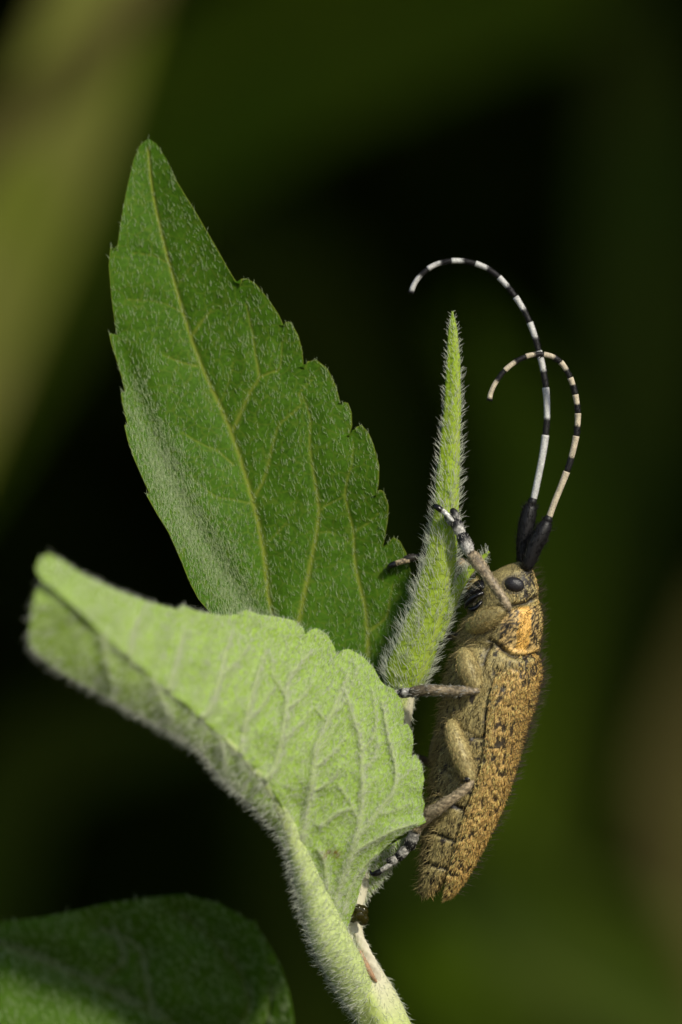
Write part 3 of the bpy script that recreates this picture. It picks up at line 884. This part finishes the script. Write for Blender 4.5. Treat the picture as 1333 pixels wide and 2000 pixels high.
fV = (GBd[..., 0] - sq[:, None, 0]) / np.maximum(sq[:, None, 2] - sq[:, None, 0], 1)       # 0 ventral .. 1 dorsal
q2 = GBd[..., :2].reshape(-1, 2)
groove = np.zeros(len(q2)); groove_w = np.zeros(len(q2))
for pl, w, k in ((A((1052, 1166), (1030, 1178), (1000, 1184), (985, 1188)), 3, 1), (A((1048, 1277), (1025, 1284), (1000, 1282), (985, 1272), (968, 1256), (955, 1250)), 3.5, 1), (A((985, 1188), (976, 1205), (960, 1235), (950, 1250)), 2, .5),
                 (A((960, 1258), (948, 1280), (944, 1298)), 4, 1), (A((972, 1308), (962, 1345), (955, 1380), (954, 1415), (948, 1436)), 2.5, .7), (A((950, 1436), (938, 1442), (925, 1440)), 3, 1), (A((885, 1412), (905, 1425), (930, 1436)), 2, .5),
                 (A((838, 1545), (850, 1556), (880, 1568), (900, 1580), (915, 1582)), 3, .9), (A((828, 1617), (850, 1628), (880, 1640), (893, 1640)), 3, 1), (A((826, 1682), (850, 1692), (874, 1696)), 3, 1), (A((846, 1478), (860, 1500), (880, 1512)), 2.5, .6),
                 (A((930, 1200), (955, 1196), (975, 1186)), 2, .5), (A((850, 1752), (862, 1742), (872, 1725)), 3, 1)):
    d, _ = seg_dist(q2, pl)
    groove = np.maximum(groove, k * np.exp(-(d / (w * 1.15)) ** 2))
    d, _ = seg_dist(q2 + np.array([-1.5, 5.0]), pl)
    groove_w = np.maximum(groove_w, k * np.exp(-(d / (w * 1.7)) ** 2))
groove = groove.reshape(fV.shape) * (np.sin(th)[None] > -0.1)
# swollen plates between the grooves
nz = vnoise(GBd, 26, 1); nf = vnoise(GBd, 7, 2); nm = np.where(cy[:, None] > 1440, vnoise(GBd * [1, 0.75, 1], 5.5, 3), 0.75 * vnoise(GBd * [1.4, 0.5, 1], 9, 3) + 0.1)
cen = np.stack([cx, cy, 0 * cx], -1)[:, None]
outw = nrm(GBd - cen)
GBd = GBd + outw * (-7 * groove + 3.0 * (nz - 0.5))[..., None]
cdist, _ = seg_dist(q2, A((1050, 1268), (1027, 1275), (1003, 1273), (990, 1264)))
collar = np.exp(-(cdist / 5.5) ** 2).reshape(fV.shape) * (np.sin(th)[None] > -0.1)
GBd = GBd + outw * (4.5 * collar)[..., None]
# base colours of the cuticle under the pile
seg = np.broadcast_to(cy[:, None], fV.shape)
cB = np.where((nm > 0.66)[..., None], DARK * 2, OLIVE * (0.45 + 0.3 * nf[..., None]))
t0 = (seg - 1186)
pron = sstep(1186, 1192, seg) * sstep(1274, 1268, seg)
sp_dark = sstep(0.45, 0.6, vnoise(GBd, 3.6, 8))
fJ = fV + 0.04 * (vnoise(GBd, 4.5, 14) - 0.5) + 0.03 * (vnoise(GBd, 14, 15) - 0.5)
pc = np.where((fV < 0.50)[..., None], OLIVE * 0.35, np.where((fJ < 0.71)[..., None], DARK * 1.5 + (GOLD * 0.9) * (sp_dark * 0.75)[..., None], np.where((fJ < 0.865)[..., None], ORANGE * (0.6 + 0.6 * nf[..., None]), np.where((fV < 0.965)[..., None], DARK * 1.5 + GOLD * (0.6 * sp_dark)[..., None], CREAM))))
cB = cB * (1 - pron[..., None]) + pc * pron[..., None]
headm = sstep(1182, 1176, seg)
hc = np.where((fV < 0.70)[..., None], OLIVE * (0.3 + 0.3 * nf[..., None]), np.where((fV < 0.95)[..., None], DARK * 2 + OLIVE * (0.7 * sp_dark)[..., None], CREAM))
sock = np.exp(-((np.hypot(GBd[..., 0] - 1031, (GBd[..., 1] - 1128) * 0.8) / 17) ** 4)) * (0.55 + 0.45 * (sp_dark < 0.5)) * (np.sin(th)[None] > -0.1)
ring = np.exp(-(((np.hypot((GBd[..., 0] - 1005) / 20, (GBd[..., 1] - 1142) / 15) - 1.12) / 0.16) ** 2)) * (np.sin(th)[None] > 0)
sock = np.clip(np.maximum(sock, 0.8 * ring), 0, 1)[..., None]
hc = hc * (1 - sock) + DARK * 2 * sock
cB = cB * (1 - headm[..., None]) + hc * headm[..., None]
cB = cB * (1 - collar[..., None]) + (ORANGE * 0.5 + CREAM * 0.5) * collar[..., None]
cB = cB * (1 - 0.9 * groove[..., None]) + DARK * (0.9 * groove[..., None])
PBd = W(GBd)
NBd = nrm(np.stack([outw[..., 0], outw[..., 2], -outw[..., 1]], -1))
V, F = tube_faces(PBd)
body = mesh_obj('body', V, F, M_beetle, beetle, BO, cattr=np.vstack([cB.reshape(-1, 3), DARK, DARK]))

def pile(name, P, N, G, col, count, dens, tdir, lift, length, rad, parent, jit=0.3, curl=0.25, segs=2, wrap=True, colf=None):
    s = scatter(P, count, dens, wrap)
    p = pick(P, s, wrap); n = nrm(pick(N, s, wrap)); g = pick(G, s, wrap)
    t = tdir(g) if callable(tdir) else np.broadcast_to(np.asarray(tdir, float), p.shape)
    t = nrm(t - n * np.sum(t * n, -1, keepdims=True))
    d = nrm(t + RNG.normal(size=p.shape) * jit) + n * lift * RNG.uniform(0.5, 1.5, (len(p), 1))
    bend = RNG.normal(size=p.shape) * curl - n * curl * 0.5
    c = colf(g, s) if colf else np.broadcast_to(col, p.shape)
    c = c * RNG.uniform(0.45, 1.35, (len(p), 1))
    if callable(length):
        length = length(g, s)
    return hair_mesh(name, p, d, bend, length * RNG.uniform(0.6, 1.4, len(p)), rad, M_gold, parent, BO, segs, col=np.clip(c, 0, 0.95))

# pile of the body
keep = (1 - 0.92 * groove) * (1 - 0.92 * groove_w.reshape(fV.shape)) * np.where(pron > 0.5, np.where((fV > 0.50) & (fJ < 0.71) | (fJ > 0.865) & (fV < 0.965), 0.05, 1.0), 1.0) * np.where(headm > 0.5, np.where((fV > 0.72) & (fV < 0.95), 0.3, 1.0), 1.0)
keep = keep * (1 - 0.85 * sock[..., 0] * headm)
keep = keep * np.where(nm > 0.66, 0.1, 1.0) * (np.sin(th)[None] > -0.35)
pd = (-0.22, 0, -1.0)
def body_col(g, s):
    f = pick(fV, s, True); pr_ = pick(pron, s, True)
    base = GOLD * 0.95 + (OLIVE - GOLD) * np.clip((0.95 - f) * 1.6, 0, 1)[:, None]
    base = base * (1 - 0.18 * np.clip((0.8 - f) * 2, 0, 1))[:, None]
    orange = (pr_ > 0.5) & (f > 0.69) & (f < 0.88)
    base = np.where((RNG.random(len(f)) < 0.24)[:, None], DARK * 2, base)
    return np.where(orange[:, None], ORANGE, base)
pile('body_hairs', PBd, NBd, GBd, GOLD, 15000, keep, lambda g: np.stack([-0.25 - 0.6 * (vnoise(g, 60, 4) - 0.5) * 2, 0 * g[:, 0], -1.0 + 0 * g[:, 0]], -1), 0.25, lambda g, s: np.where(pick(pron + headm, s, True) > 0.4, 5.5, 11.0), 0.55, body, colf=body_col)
# long pale hairs on chest and belly, dark bristles on head and back
dv = ((fV < 0.25) & (seg > 1190)).astype(float) * (np.sin(th)[None] > -0.6)
pile('belly_hairs', PBd, NBd, GBd, np.array([0.45, 0.36, 0.16]), 1700, dv, (-0.5, 0, -0.3), 1.0, 20.0, 0.6, body, jit=0.5, curl=0.5, segs=3)
dk = np.where(headm + pron > 0.5, 1.2, 0.35) * ((fV > 0.35)) * (np.sin(th)[None] > -0.6)
pile('bristles', PBd, NBd, GBd, np.array([0.06, 0.05, 0.025]), 900, dk, (0.2, 0, 0.5), 1.4, 19.0, 0.55, body, jit=0.4, curl=0.3, segs=3)

# wing cases
def elytron(sign):
    Dl = A((1046, 1276), (1054, 1290), (1058, 1318), (1052, 1350), (1043, 1382), (1032, 1415), (1020, 1455), (1008, 1500), (994, 1545), (974, 1596), (952, 1642), (930, 1685), (908, 1722), (888, 1748), (868, 1759))
    El = A((1000, 1286), (986, 1300), (974, 1325), (967, 1350), (962, 1382), (958, 1415), (953, 1455), (945, 1500), (932, 1540), (914, 1588), (900, 1632), (888, 1672), (877, 1712), (869, 1742), (866, 1759))
    wd = np.array([52, 64, 74, 79, 80, 79, 77, 75, 71, 65, 57, 47, 34, 19, 5.0])
    n, m = 220, 70
    q = spline(np.c_[Dl, El, wd], n)
    a = np.linspace(0, 1, m)
    al = a * (np.pi / 2) * 1.06
    k = (1 - np.cos(al)) / 1.0
    G = np.stack([q[:, None, 0] + (q[:, 2] - q[:, 0])[:, None] * k[None], q[:, None, 1] + (q[:, 3] - q[:, 1])[:, None] * k[None],
                  sign * (-q[:, 4][:, None] * np.sin(al)[None] - 0.6)], -1)
    s1 = vnoise(G * [1, 0.8, 1], 5.0, 5); s2 = vnoise(G * [0.8, 1.4, 0.8], 16, 6)
    spots = sstep(0.555, 0.59, 0.6 * s1 + 0.4 * s2)
    # bare shoulder patch
    sh = np.exp(-(((G[..., 0] - 1034) / 9) ** 2 + ((G[..., 1] - 1318) / 17) ** 2) ** 2)
    spots = np.clip(spots * 1.0 + 0.9 * sh, 0, 1) * (1 - sstep(0.985, 1.0, a)[None])
    sutural = sstep(0.22, 0.10, a)[None]
    spots = spots * (1 - 0.75 * sutural)
    fine = vnoise(G, 3.5, 7)
    base = ORANGE * 0.75 + (GOLD - ORANGE * 0.75) * np.clip(0.3 + 0.7 * a, 0, 1)[None, :, None] * np.ones(G.shape[:2])[..., None]
    base = base * (0.55 + 0.4 * fine[..., None])
    ep = sstep(0.86, 0.94, a)[None, :, None]
    base = base * (1 - ep) + OLIVE * 0.6 * ep
    col = base * (1 - 0.95 * spots[..., None]) + DARK * (0.95 * spots[..., None])
    G2 = G.copy()
    G2[..., 2] += -sign * 2.0 * (vnoise(G, 9, 9) - 0.5) + sign * 0.3 * spots
    P = W(G2)
    N = grid_normals(P)
    if (N[100, 60, 1] > 0) == (sign > 0):
        N = -N
    V, F = shell(P, N, 2.5 * S)
    o = mesh_obj('wing_case', V, F, M_beetle, beetle, BO, cattr=np.vstack([col.reshape(-1, 3)] * 2))
    def cf(g, s):
        f = pick(np.broadcast_to(a[None], G.shape[:2]), s)
        c_ = ORANGE * 0.9 + (GOLD * 1.05 - ORANGE * 0.9) * np.clip(0.35 + 0.65 * f, 0, 1)[:, None]
        return np.where((RNG.random(len(f)) < 0.12)[:, None], DARK * 2, c_)
    if sign > 0:
        pile('wing_case_hairs', P, N, G, GOLD, 12500, (1 - 0.985 * spots), lambda g: np.stack([-0.38 - 0.5 * (vnoise(g, 40, 11) - 0.5), 0 * g[:, 0], -1 + 0 * g[:, 0]], -1), 0.22, 9.0, 0.55, o, wrap=False, colf=cf)
        dd = np.broadcast_to((0.25 + 2.6 * sstep(0.30, 0.0, a))[None], G.shape[:2]) * np.linspace(1.6, 0.4, n)[:, None]
        pile('wing_case_bristles', P, N, G, DARK * 5, 620, dd, (0.25, 0, 0.3), 1.6, 22.0, 0.5, o, wrap=False, jit=0.3, segs=3)
    return o
elytron(1)
elytron(-1)

# eye, antenna sockets, mouthparts
def part_ellipsoid(name, c, r, rot, mat, parent, col):
    P = ellipsoid(c, r, 22, 30, rot)
    V, F = tube_faces(P)
    return mesh_obj(name, V, F, mat, parent, BO, cattr=np.tile(col, (len(V), 1)))
def eye_mat():
    m, nt, out = new_mat('compound_eye')
    L = nt.links.new
    co = nd(nt, 'ShaderNodeTexCoord')
    v = nd(nt, 'ShaderNodeTexVoronoi', Scale=190.0)
    L(co.outputs['Object'], v.inputs['Vector'])
    bp = nd(nt, 'ShaderNodeBump', Strength=0.6, Distance=0.002)
    L(v.outputs['Distance'], bp.inputs['Height'])
    pr = nd(nt, 'ShaderNodeBsdfPrincipled', Roughness=0.33)
    pr.inputs['Base Color'].default_value = (0.022, 0.020, 0.022, 1)
    L(bp.outputs[0], pr.inputs['Normal'])
    L(pr.outputs[0], out.inputs['Surface'])
    return m
M_eye = eye_mat()
part_ellipsoid('eye', (1005, 1142, -42), (20, 15, 12), 0.25, M_eye, beetle, DARK)
part_ellipsoid('eye', (1005, 1142, 42), (20, 15, 12), 0.25, M_eye, beetle, DARK)
M_black = col_mat('black_horn', rough=0.25, spec=0.5, nscale=60, namt=0.3, bumpd=0.004)
BLK = np.array([0.008, 0.007, 0.007])
def horn(name, path, parent, n=24, m=14, flat=1.0, mat=None, col=BLK):
    P, N, T, q = tube(np.array(path, float), n, m, flat=flat)
    V, F = tube_faces(P)
    return mesh_obj(name, V, F, mat or M_black, parent, BO, cattr=np.tile(col, (len(V), 1)) if np.ndim(col) == 1 else np.vstack([col.reshape(-1, 3), col[0, 0], col[-1, 0]])), (P, N, q)
for dz in (-15, 12):
    horn('mandible', [(950, 1148, dz, 9), (938, 1150, dz, 11), (924, 1156, dz * 0.8, 10), (913, 1166, dz * 0.4, 6), (909, 1176, dz * 0.1, 2)], beetle)
for dz in (-30, 24):
    horn('palp', [(948, 1172, dz * 0.7, 4), (938, 1178, dz, 4), (931, 1186, dz * 1.1, 4.5), (922, 1190, dz * 1.1, 4.5), (914, 1187, dz, 1.5)], beetle)
    horn('palp', [(944, 1158, dz, 4), (931, 1163, dz * 1.2, 4.5), (920, 1170, dz * 1.2, 5), (911, 1180, dz * 1.1, 4.5), (909, 1188, dz, 1.5)], beetle)
P, N, T, q = tube(A((948, 1150, -18, 14), (932, 1160, -18, 16), (918, 1172, -14, 10)), 20, 14)
pile('mouth_bristles', P, N, np.repeat(q[:, None, :3], 14, 1), np.array([0.3, 0.27, 0.2]), 90, None, (-0.8, -0.3, -0.2), 0.8, 13.0, 0.5, beetle, jit=0.7, segs=3)
horn('labrum', [(950, 1140, 0, 9), (938, 1146, 0, 14), (926, 1152, 0, 10), (920, 1156, 0, 3)], beetle, flat=2.0)

# antennae
WHITE = np.array([0.62, 0.61, 0.57])
def antenna(scape, pedi, path, r0, r1, bands, dep, tint):
    """bands: pixel points (start, end) of each black ring along the path"""
    e = bpy.data.objects.new('antenna', None)
    scene.collection.objects.link(e); e.parent = beetle
    o, (P, N, q) = horn('scape', scape, e, 40, 20, mat=M_beetle, col=BLK)
    G = np.repeat(q[:, None, :3], 20, 1)
    pile('scape_hairs', P, N, G, np.array([0.01, 0.009, 0.008]), 220, None, (0.1, 0, 0.8), 0.7, 11.0, 0.6, e, segs=2)
    horn('pedicel', pedi, e, 12, 16, mat=M_beetle, col=BLK)
    pth = np.array(path, float)
    q = spline(np.c_[pth, np.linspace(dep[0], dep[1], len(pth))], 600)
    s = np.linspace(0, 1, 600)
    fr = []
    for a, b in bands:
        fr.append((s[np.argmin(np.hypot(q[:, 0] - a[0], q[:, 1] - a[1]))], s[np.argmin(np.hypot(q[:, 0] - b[0], q[:, 1] - b[1]))]))
    starts = [0.0] + [f[0] for f in fr] + [1.0]
    for k in range(len(starts) - 1):
        a, b = starts[k], starts[k + 1]
        n = max(14, int((b - a) * 220))
        ss = np.linspace(a, b, n)
        pts = np.stack([np.interp(ss, s, q[:, i]) for i in range(3)], -1)
        r = r0 + (r1 - r0) * ss ** 0.9
        lt = np.linspace(0, 1, n)
        r = r * (0.90 + 0.05 * lt + 0.13 * lt ** 4 - 0.12 * np.exp(-(lt / 0.05) ** 2))
        m = 14
        pp = np.c_[pts, r]
        C = W(pts); T, B, U = frames(C)
        tt = np.linspace(0, 2 * np.pi, m, endpoint=False)
        P = C[:, None] + (r * S)[:, None, None] * (np.cos(tt)[None, :, None] * B[:, None] + np.sin(tt)[None, :, None] * U[:, None])
        N = nrm(np.cos(tt)[None, :, None] * B[:, None] + np.sin(tt)[None, :, None] * U[:, None])
        bl = fr[k - 1][1] if k > 0 else -1
        isb = sstep(bl + 0.004, bl - 0.004, ss) if k > 0 else np.zeros(n)
        if k == len(starts) - 2:
            isb = np.maximum(isb, sstep(0.985, 0.995, ss))
        if k > 0:
            isb = np.maximum(isb, 0)
        jn = (vnoise(P / S, 4, 12) - 0.5) * 0.35
        ib = np.clip(isb[:, None] + jn * (isb[:, None] > 0.02) * (isb[:, None] < 0.98), 0, 1)
        streak = 0.72 + 0.5 * vnoise(P / S * [1, 1, 0.25], 3.0, 4)
        col = tint * streak[..., None] * (1 - ib[..., None]) + BLK * 1.4 * ib[..., None]
        V, F = tube_faces(P)
        o = mesh_obj('antenna_segment', V, F, M_ring, e, BO, cattr=np.vstack([col.reshape(-1, 3), col[0, 0], col[-1, 0]]))
        if k > 0:
            dens = np.repeat(isb[:, None] + 0.02, m, 1)
            G = np.repeat(pts[:, None], m, 1)
            tdir = (T[n // 3])
            pile('ring_hairs', P, N, G, BLK, 46, dens, tdir, 0.5, 6.0 * (r0 + r1) / (2 * 6), 0.5, e, segs=2)
    return e

antenna([(1020, 1100, 12, 9), (1021, 1085, 12, 12), (1025, 1050, 12, 15), (1031, 1015, 12, 15.5), (1036, 992, 12, 13), (1038, 985, 12, 8)],
        [(1037, 990, 12, 7), (1040, 980, 12, 9), (1042, 973, 12, 7)],
        [(1042, 978), (1050, 940), (1060, 890), (1067, 840), (1069, 800), (1066, 755), (1060, 715), (1051, 680), (1041, 645), (1024, 607), (1000, 570), (968, 535), (938, 518), (905, 510), (872, 511), (843, 521), (820, 540), (808, 558), (803, 573)],
        7.4, 5.2, [((1068, 850), (1067, 818)), ((1065, 757), (1060, 725)), ((1052, 686), (1045, 660)), ((1034, 630), (1023, 605)), ((1007, 580), (992, 558)), ((976, 541), (952, 524)), ((928, 516), (906, 510)), ((882, 510), (861, 514)), ((836, 525), (822, 538))], (12, 40), WHITE)
antenna([(1029, 1112, -26, 9), (1032, 1100, -28, 13), (1043, 1070, -30, 16), (1056, 1045, -32, 16), (1066, 1026, -32, 13), (1070, 1018, -32, 8)],
        [(1068, 1024, -32, 7), (1071, 1014, -32, 9), (1074, 1008, -32, 6)],
        [(1071, 1016), (1082, 985), (1098, 945), (1112, 908), (1122, 870), (1128, 835), (1129, 805), (1125, 775), (1118, 748), (1108, 725), (1095, 707), (1078, 696), (1055, 692), (1032, 695), (1010, 705), (988, 722), (970, 745), (960, 765), (956, 782)],
        6.9, 5.0, [((1107, 921), (1116, 893)), ((1126, 852), (1129, 832)), ((1129, 807), (1127, 789)), ((1124, 771), (1118, 752)), ((1114, 738), (1107, 721)), ((1095, 708), (1083, 698)), ((1062, 693), (1045, 692)), ((1028, 697), (1007, 706)), ((987, 724), (971, 744))], (-32, -40), np.array([0.60, 0.51, 0.36]))

# legs
TIB = np.array([0.40, 0.31, 0.19]); GREY = np.array([0.48, 0.46, 0.41])
def legpart(name, path, parent, col, n=40, m=18, hairs=0, hcol=None, hl=6.0, flat=1.0, colf=None):
    P, N, T, q = tube(np.array(path, float), n, m, flat=flat)
    nz = sstep(0.25, 0.75, vnoise(P / S, 4, 3))
    c = np.broadcast_to(col, P.shape) * ((0.35 if name != 'femur' else 0.55) + (0.95 if name != 'femur' else 0.35) * nz[..., None])
    if colf is not None:
        t = np.linspace(0, 1, n)[:, None, None]
        c = colf(t, c)
    V, F = tube_faces(P)
    o = mesh_obj(name, V, F, M_leg, parent, BO, cattr=np.vstack([c.reshape(-1, 3), c[0, 0], c[-1, 0]]))
    if hairs:
        G = np.repeat(q[:, None, :3], m, 1)
        Tm_ = T[n // 2, 0]
        pile(name + '_hairs', P, N, G, hcol, hairs, None, Tm_, 0.3, hl, 0.5, parent, segs=2)
    return o
def leg_root():
    e = bpy.data.objects.new('leg', None)
    scene.collection.objects.link(e); e.parent = beetle
    return e
def dark_ends(a, b):
    return lambda t, c: c * (1 - (sstep(a, a - 0.06, t) + sstep(b, b + 0.06, t)).clip(0, 1)) + BLK * 2 * (sstep(a, a - 0.06, t) + sstep(b, b + 0.06, t)).clip(0, 1)
def tarsal(pts, col, parent, nh=40):
    o = legpart('tarsal_segment', pts, parent, col, 20, 16, nh, GREY, 5.0, colf=lambda t, c: c * (1 - sstep(0.45, 0.7, t)) + BLK * sstep(0.45, 0.7, t))
    return o
HG = np.array([0.52, 0.40, 0.17])
# near fore leg
e = leg_root()
legpart('femur', [(918, 1226, -40, 12), (934, 1219, -56, 19), (955, 1207, -72, 20), (975, 1196, -82, 15), (988, 1191, -86, 9)], e, OLIVE * 0.7, hairs=700, hcol=HG, hl=9)
legpart('tibia', [(993, 1194, -90, 6), (989, 1180, -92, 8.5), (970, 1150, -88, 9.5), (950, 1122, -80, 11), (934, 1100, -70, 13), (924, 1086, -64, 12.5), (919, 1080, -62, 8)], e, TIB, hairs=300, hcol=np.array([0.5, 0.42, 0.28]), hl=8, colf=dark_ends(0.04, 0.95))
tarsal([(921, 1086, -60, 8), (914, 1072, -58, 12), (905, 1052, -52, 12.5), (900, 1042, -50, 9)], GREY, e, 120)
tarsal([(902, 1046, -50, 9), (897, 1034, -48, 11.5), (891, 1022, -46, 11.5), (888, 1016, -44, 8)], GREY, e, 60)
for sx, sy in ((-6, 4), (6, -4)):
    tarsal([(890 + sx * .3, 1024 + sy * .3, -44, 6), (886 + sx, 1014 + sy, -44, 7.5), (880 + sx, 1003 + sy, -42, 7), (877 + sx, 998 + sy, -40, 4)], GREY * 0.75, e, 30)
legpart('tarsal_segment', [(885, 1019, -54, 4), (876, 1008, -56, 5), (866, 999, -52, 5.5), (860, 994, -48, 5)], e, WHITE, 16, 14, 20, GREY, 4)
for dz in (-4, 4):
    horn('claw', [(863, 997, -50 + dz, 6), (855, 991, -48 + dz * 1.6, 6), (849, 989, -42 + dz * 2, 4.5), (846, 994, -34 + dz * 2, 1.2)], e)
# far fore leg: reaches past the back of the spike to the tall leaf
e = leg_root()
legpart('femur', [(920, 1218, 30, 12), (932, 1190, 44, 17), (930, 1160, 48, 15), (924, 1132, 44, 10)], e, OLIVE * 0.7, hairs=250, hcol=HG, hl=9)
legpart('tibia', [(922, 1128, 44, 8), (914, 1112, 40, 9), (902, 1100, 36, 9), (888, 1097, 32, 9), (862, 1095, 26, 9), (846, 1093, 22, 8)], e, TIB * 0.9, hairs=200, hcol=GREY * 0.8, hl=7, colf=dark_ends(0.12, 0.97))
legpart('tarsal_segment', [(848, 1093, 22, 6), (836, 1090, 18, 8), (824, 1088, 16, 8), (816, 1088, 15, 6)], e, DARK * 2, 20, 14, 30, GREY * .4, 4)
legpart('tarsal_segment', [(820, 1088, 15, 5), (808, 1089, 13, 7.5), (796, 1091, 12, 7), (790, 1093, 12, 5)], e, DARK * 2, 20, 14, 30, GREY * .4, 4)
legpart('tarsal_segment', [(800, 1094, 10, 5), (788, 1096, 10, 5.5), (778, 1099, 12, 5.5), (770, 1102, 14, 5)], e, TIB * 1.1, 20, 14, 20, GREY * .6, 4)
for dz in (-3, 5):
    horn('claw', [(774, 1101, 13 + dz, 6), (765, 1104, 14 + dz, 6), (759, 1110, 20 + dz, 4), (761, 1119, 28 + dz, 1.2)], e)
# near middle leg
e = leg_root()
legpart('femur', [(905, 1272, -52, 11), (908, 1284, -66, 17), (914, 1304, -80, 21), (922, 1326, -90, 18), (930, 1341, -94, 12), (934, 1347, -94, 8)], e, OLIVE * 0.85, hairs=800, hcol=HG * 1.05, hl=9, colf=dark_ends(-0.2, 0.93))
legpart('tibia', [(935, 1348, -98, 6), (926, 1349, -100, 8), (900, 1350, -98, 10), (865, 1349, -88, 10.5), (830, 1348, -76, 11), (806, 1352, -68, 10.5), (801, 1353, -66, 7)], e, TIB * 0.9, hairs=300, hcol=GREY, hl=8, colf=lambda t, c: c * (1 - 0.6 * sstep(0.5, 0.85, t)))
tarsal([(806, 1352, -66, 7), (796, 1353, -64, 9.5), (784, 1354, -60, 9.5), (778, 1354, -58, 6)], GREY * 1.2, e, 60)
tarsal([(782, 1354, -58, 6), (772, 1356, -56, 8.5), (760, 1358, -54, 8)], GREY, e, 30)
# far middle leg, only its shin shows between spike and chest
e = leg_root()
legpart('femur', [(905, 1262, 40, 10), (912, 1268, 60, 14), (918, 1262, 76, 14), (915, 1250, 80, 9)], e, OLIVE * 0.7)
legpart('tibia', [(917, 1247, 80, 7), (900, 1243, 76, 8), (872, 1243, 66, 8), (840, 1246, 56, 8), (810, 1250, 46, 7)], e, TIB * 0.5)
# near hind leg
e = leg_root()
legpart('femur', [(884, 1410, -58, 10), (884, 1424, -70, 15), (890, 1446, -82, 18), (902, 1478, -92, 19), (912, 1504, -96, 16), (918, 1520, -98, 11), (919, 1528, -98, 7)], e, OLIVE * 0.95, 50, 20, hairs=1000, hcol=HG * 1.05, hl=9, colf=dark_ends(-0.2, 0.95))
part_ellipsoid('knee', (913, 1523, -104), (8, 8, 6), 0, M_black, e, BLK)
legpart('tibia', [(922, 1524, -100, 6), (914, 1536, -104, 8), (892, 1554, -100, 10), (860, 1576, -86, 12), (834, 1594, -66, 13), (820, 1610, -50, 12), (812, 1622, -46, 11)], e, TIB * 1.25, 44, 18, hairs=380, hcol=np.array([0.5, 0.42, 0.28]), hl=8)
tarsal([(814, 1618, -46, 8), (808, 1632, -42, 11.5), (801, 1650, -40, 12), (797, 1658, -38, 9)], GREY * 0.8, e, 90)
tarsal([(798, 1654, -38, 8), (790, 1662, -38, 10), (781, 1672, -36, 10), (775, 1677, -36, 7)], GREY, e, 50)
tarsal([(777, 1674, -36, 6), (770, 1680, -36, 9), (761, 1684, -36, 9), (757, 1686, -36, 6)], GREY * 0.8, e, 40)
legpart('tarsal_segment', [(770, 1684, -40, 4), (757, 1692, -40, 5), (747, 1699, -38, 5), (740, 1704, -36, 5)], e, GREY * 1.1, 16, 12, 20, GREY, 4)
for dz in (-3, 4):
    horn('claw', [(745, 1701, -38 + dz, 5.5), (735, 1706, -37 + dz, 6), (727, 1707, -34 + dz, 4), (723, 1700, -30 + dz, 1.2)], e)
# far hind leg
e = leg_root()
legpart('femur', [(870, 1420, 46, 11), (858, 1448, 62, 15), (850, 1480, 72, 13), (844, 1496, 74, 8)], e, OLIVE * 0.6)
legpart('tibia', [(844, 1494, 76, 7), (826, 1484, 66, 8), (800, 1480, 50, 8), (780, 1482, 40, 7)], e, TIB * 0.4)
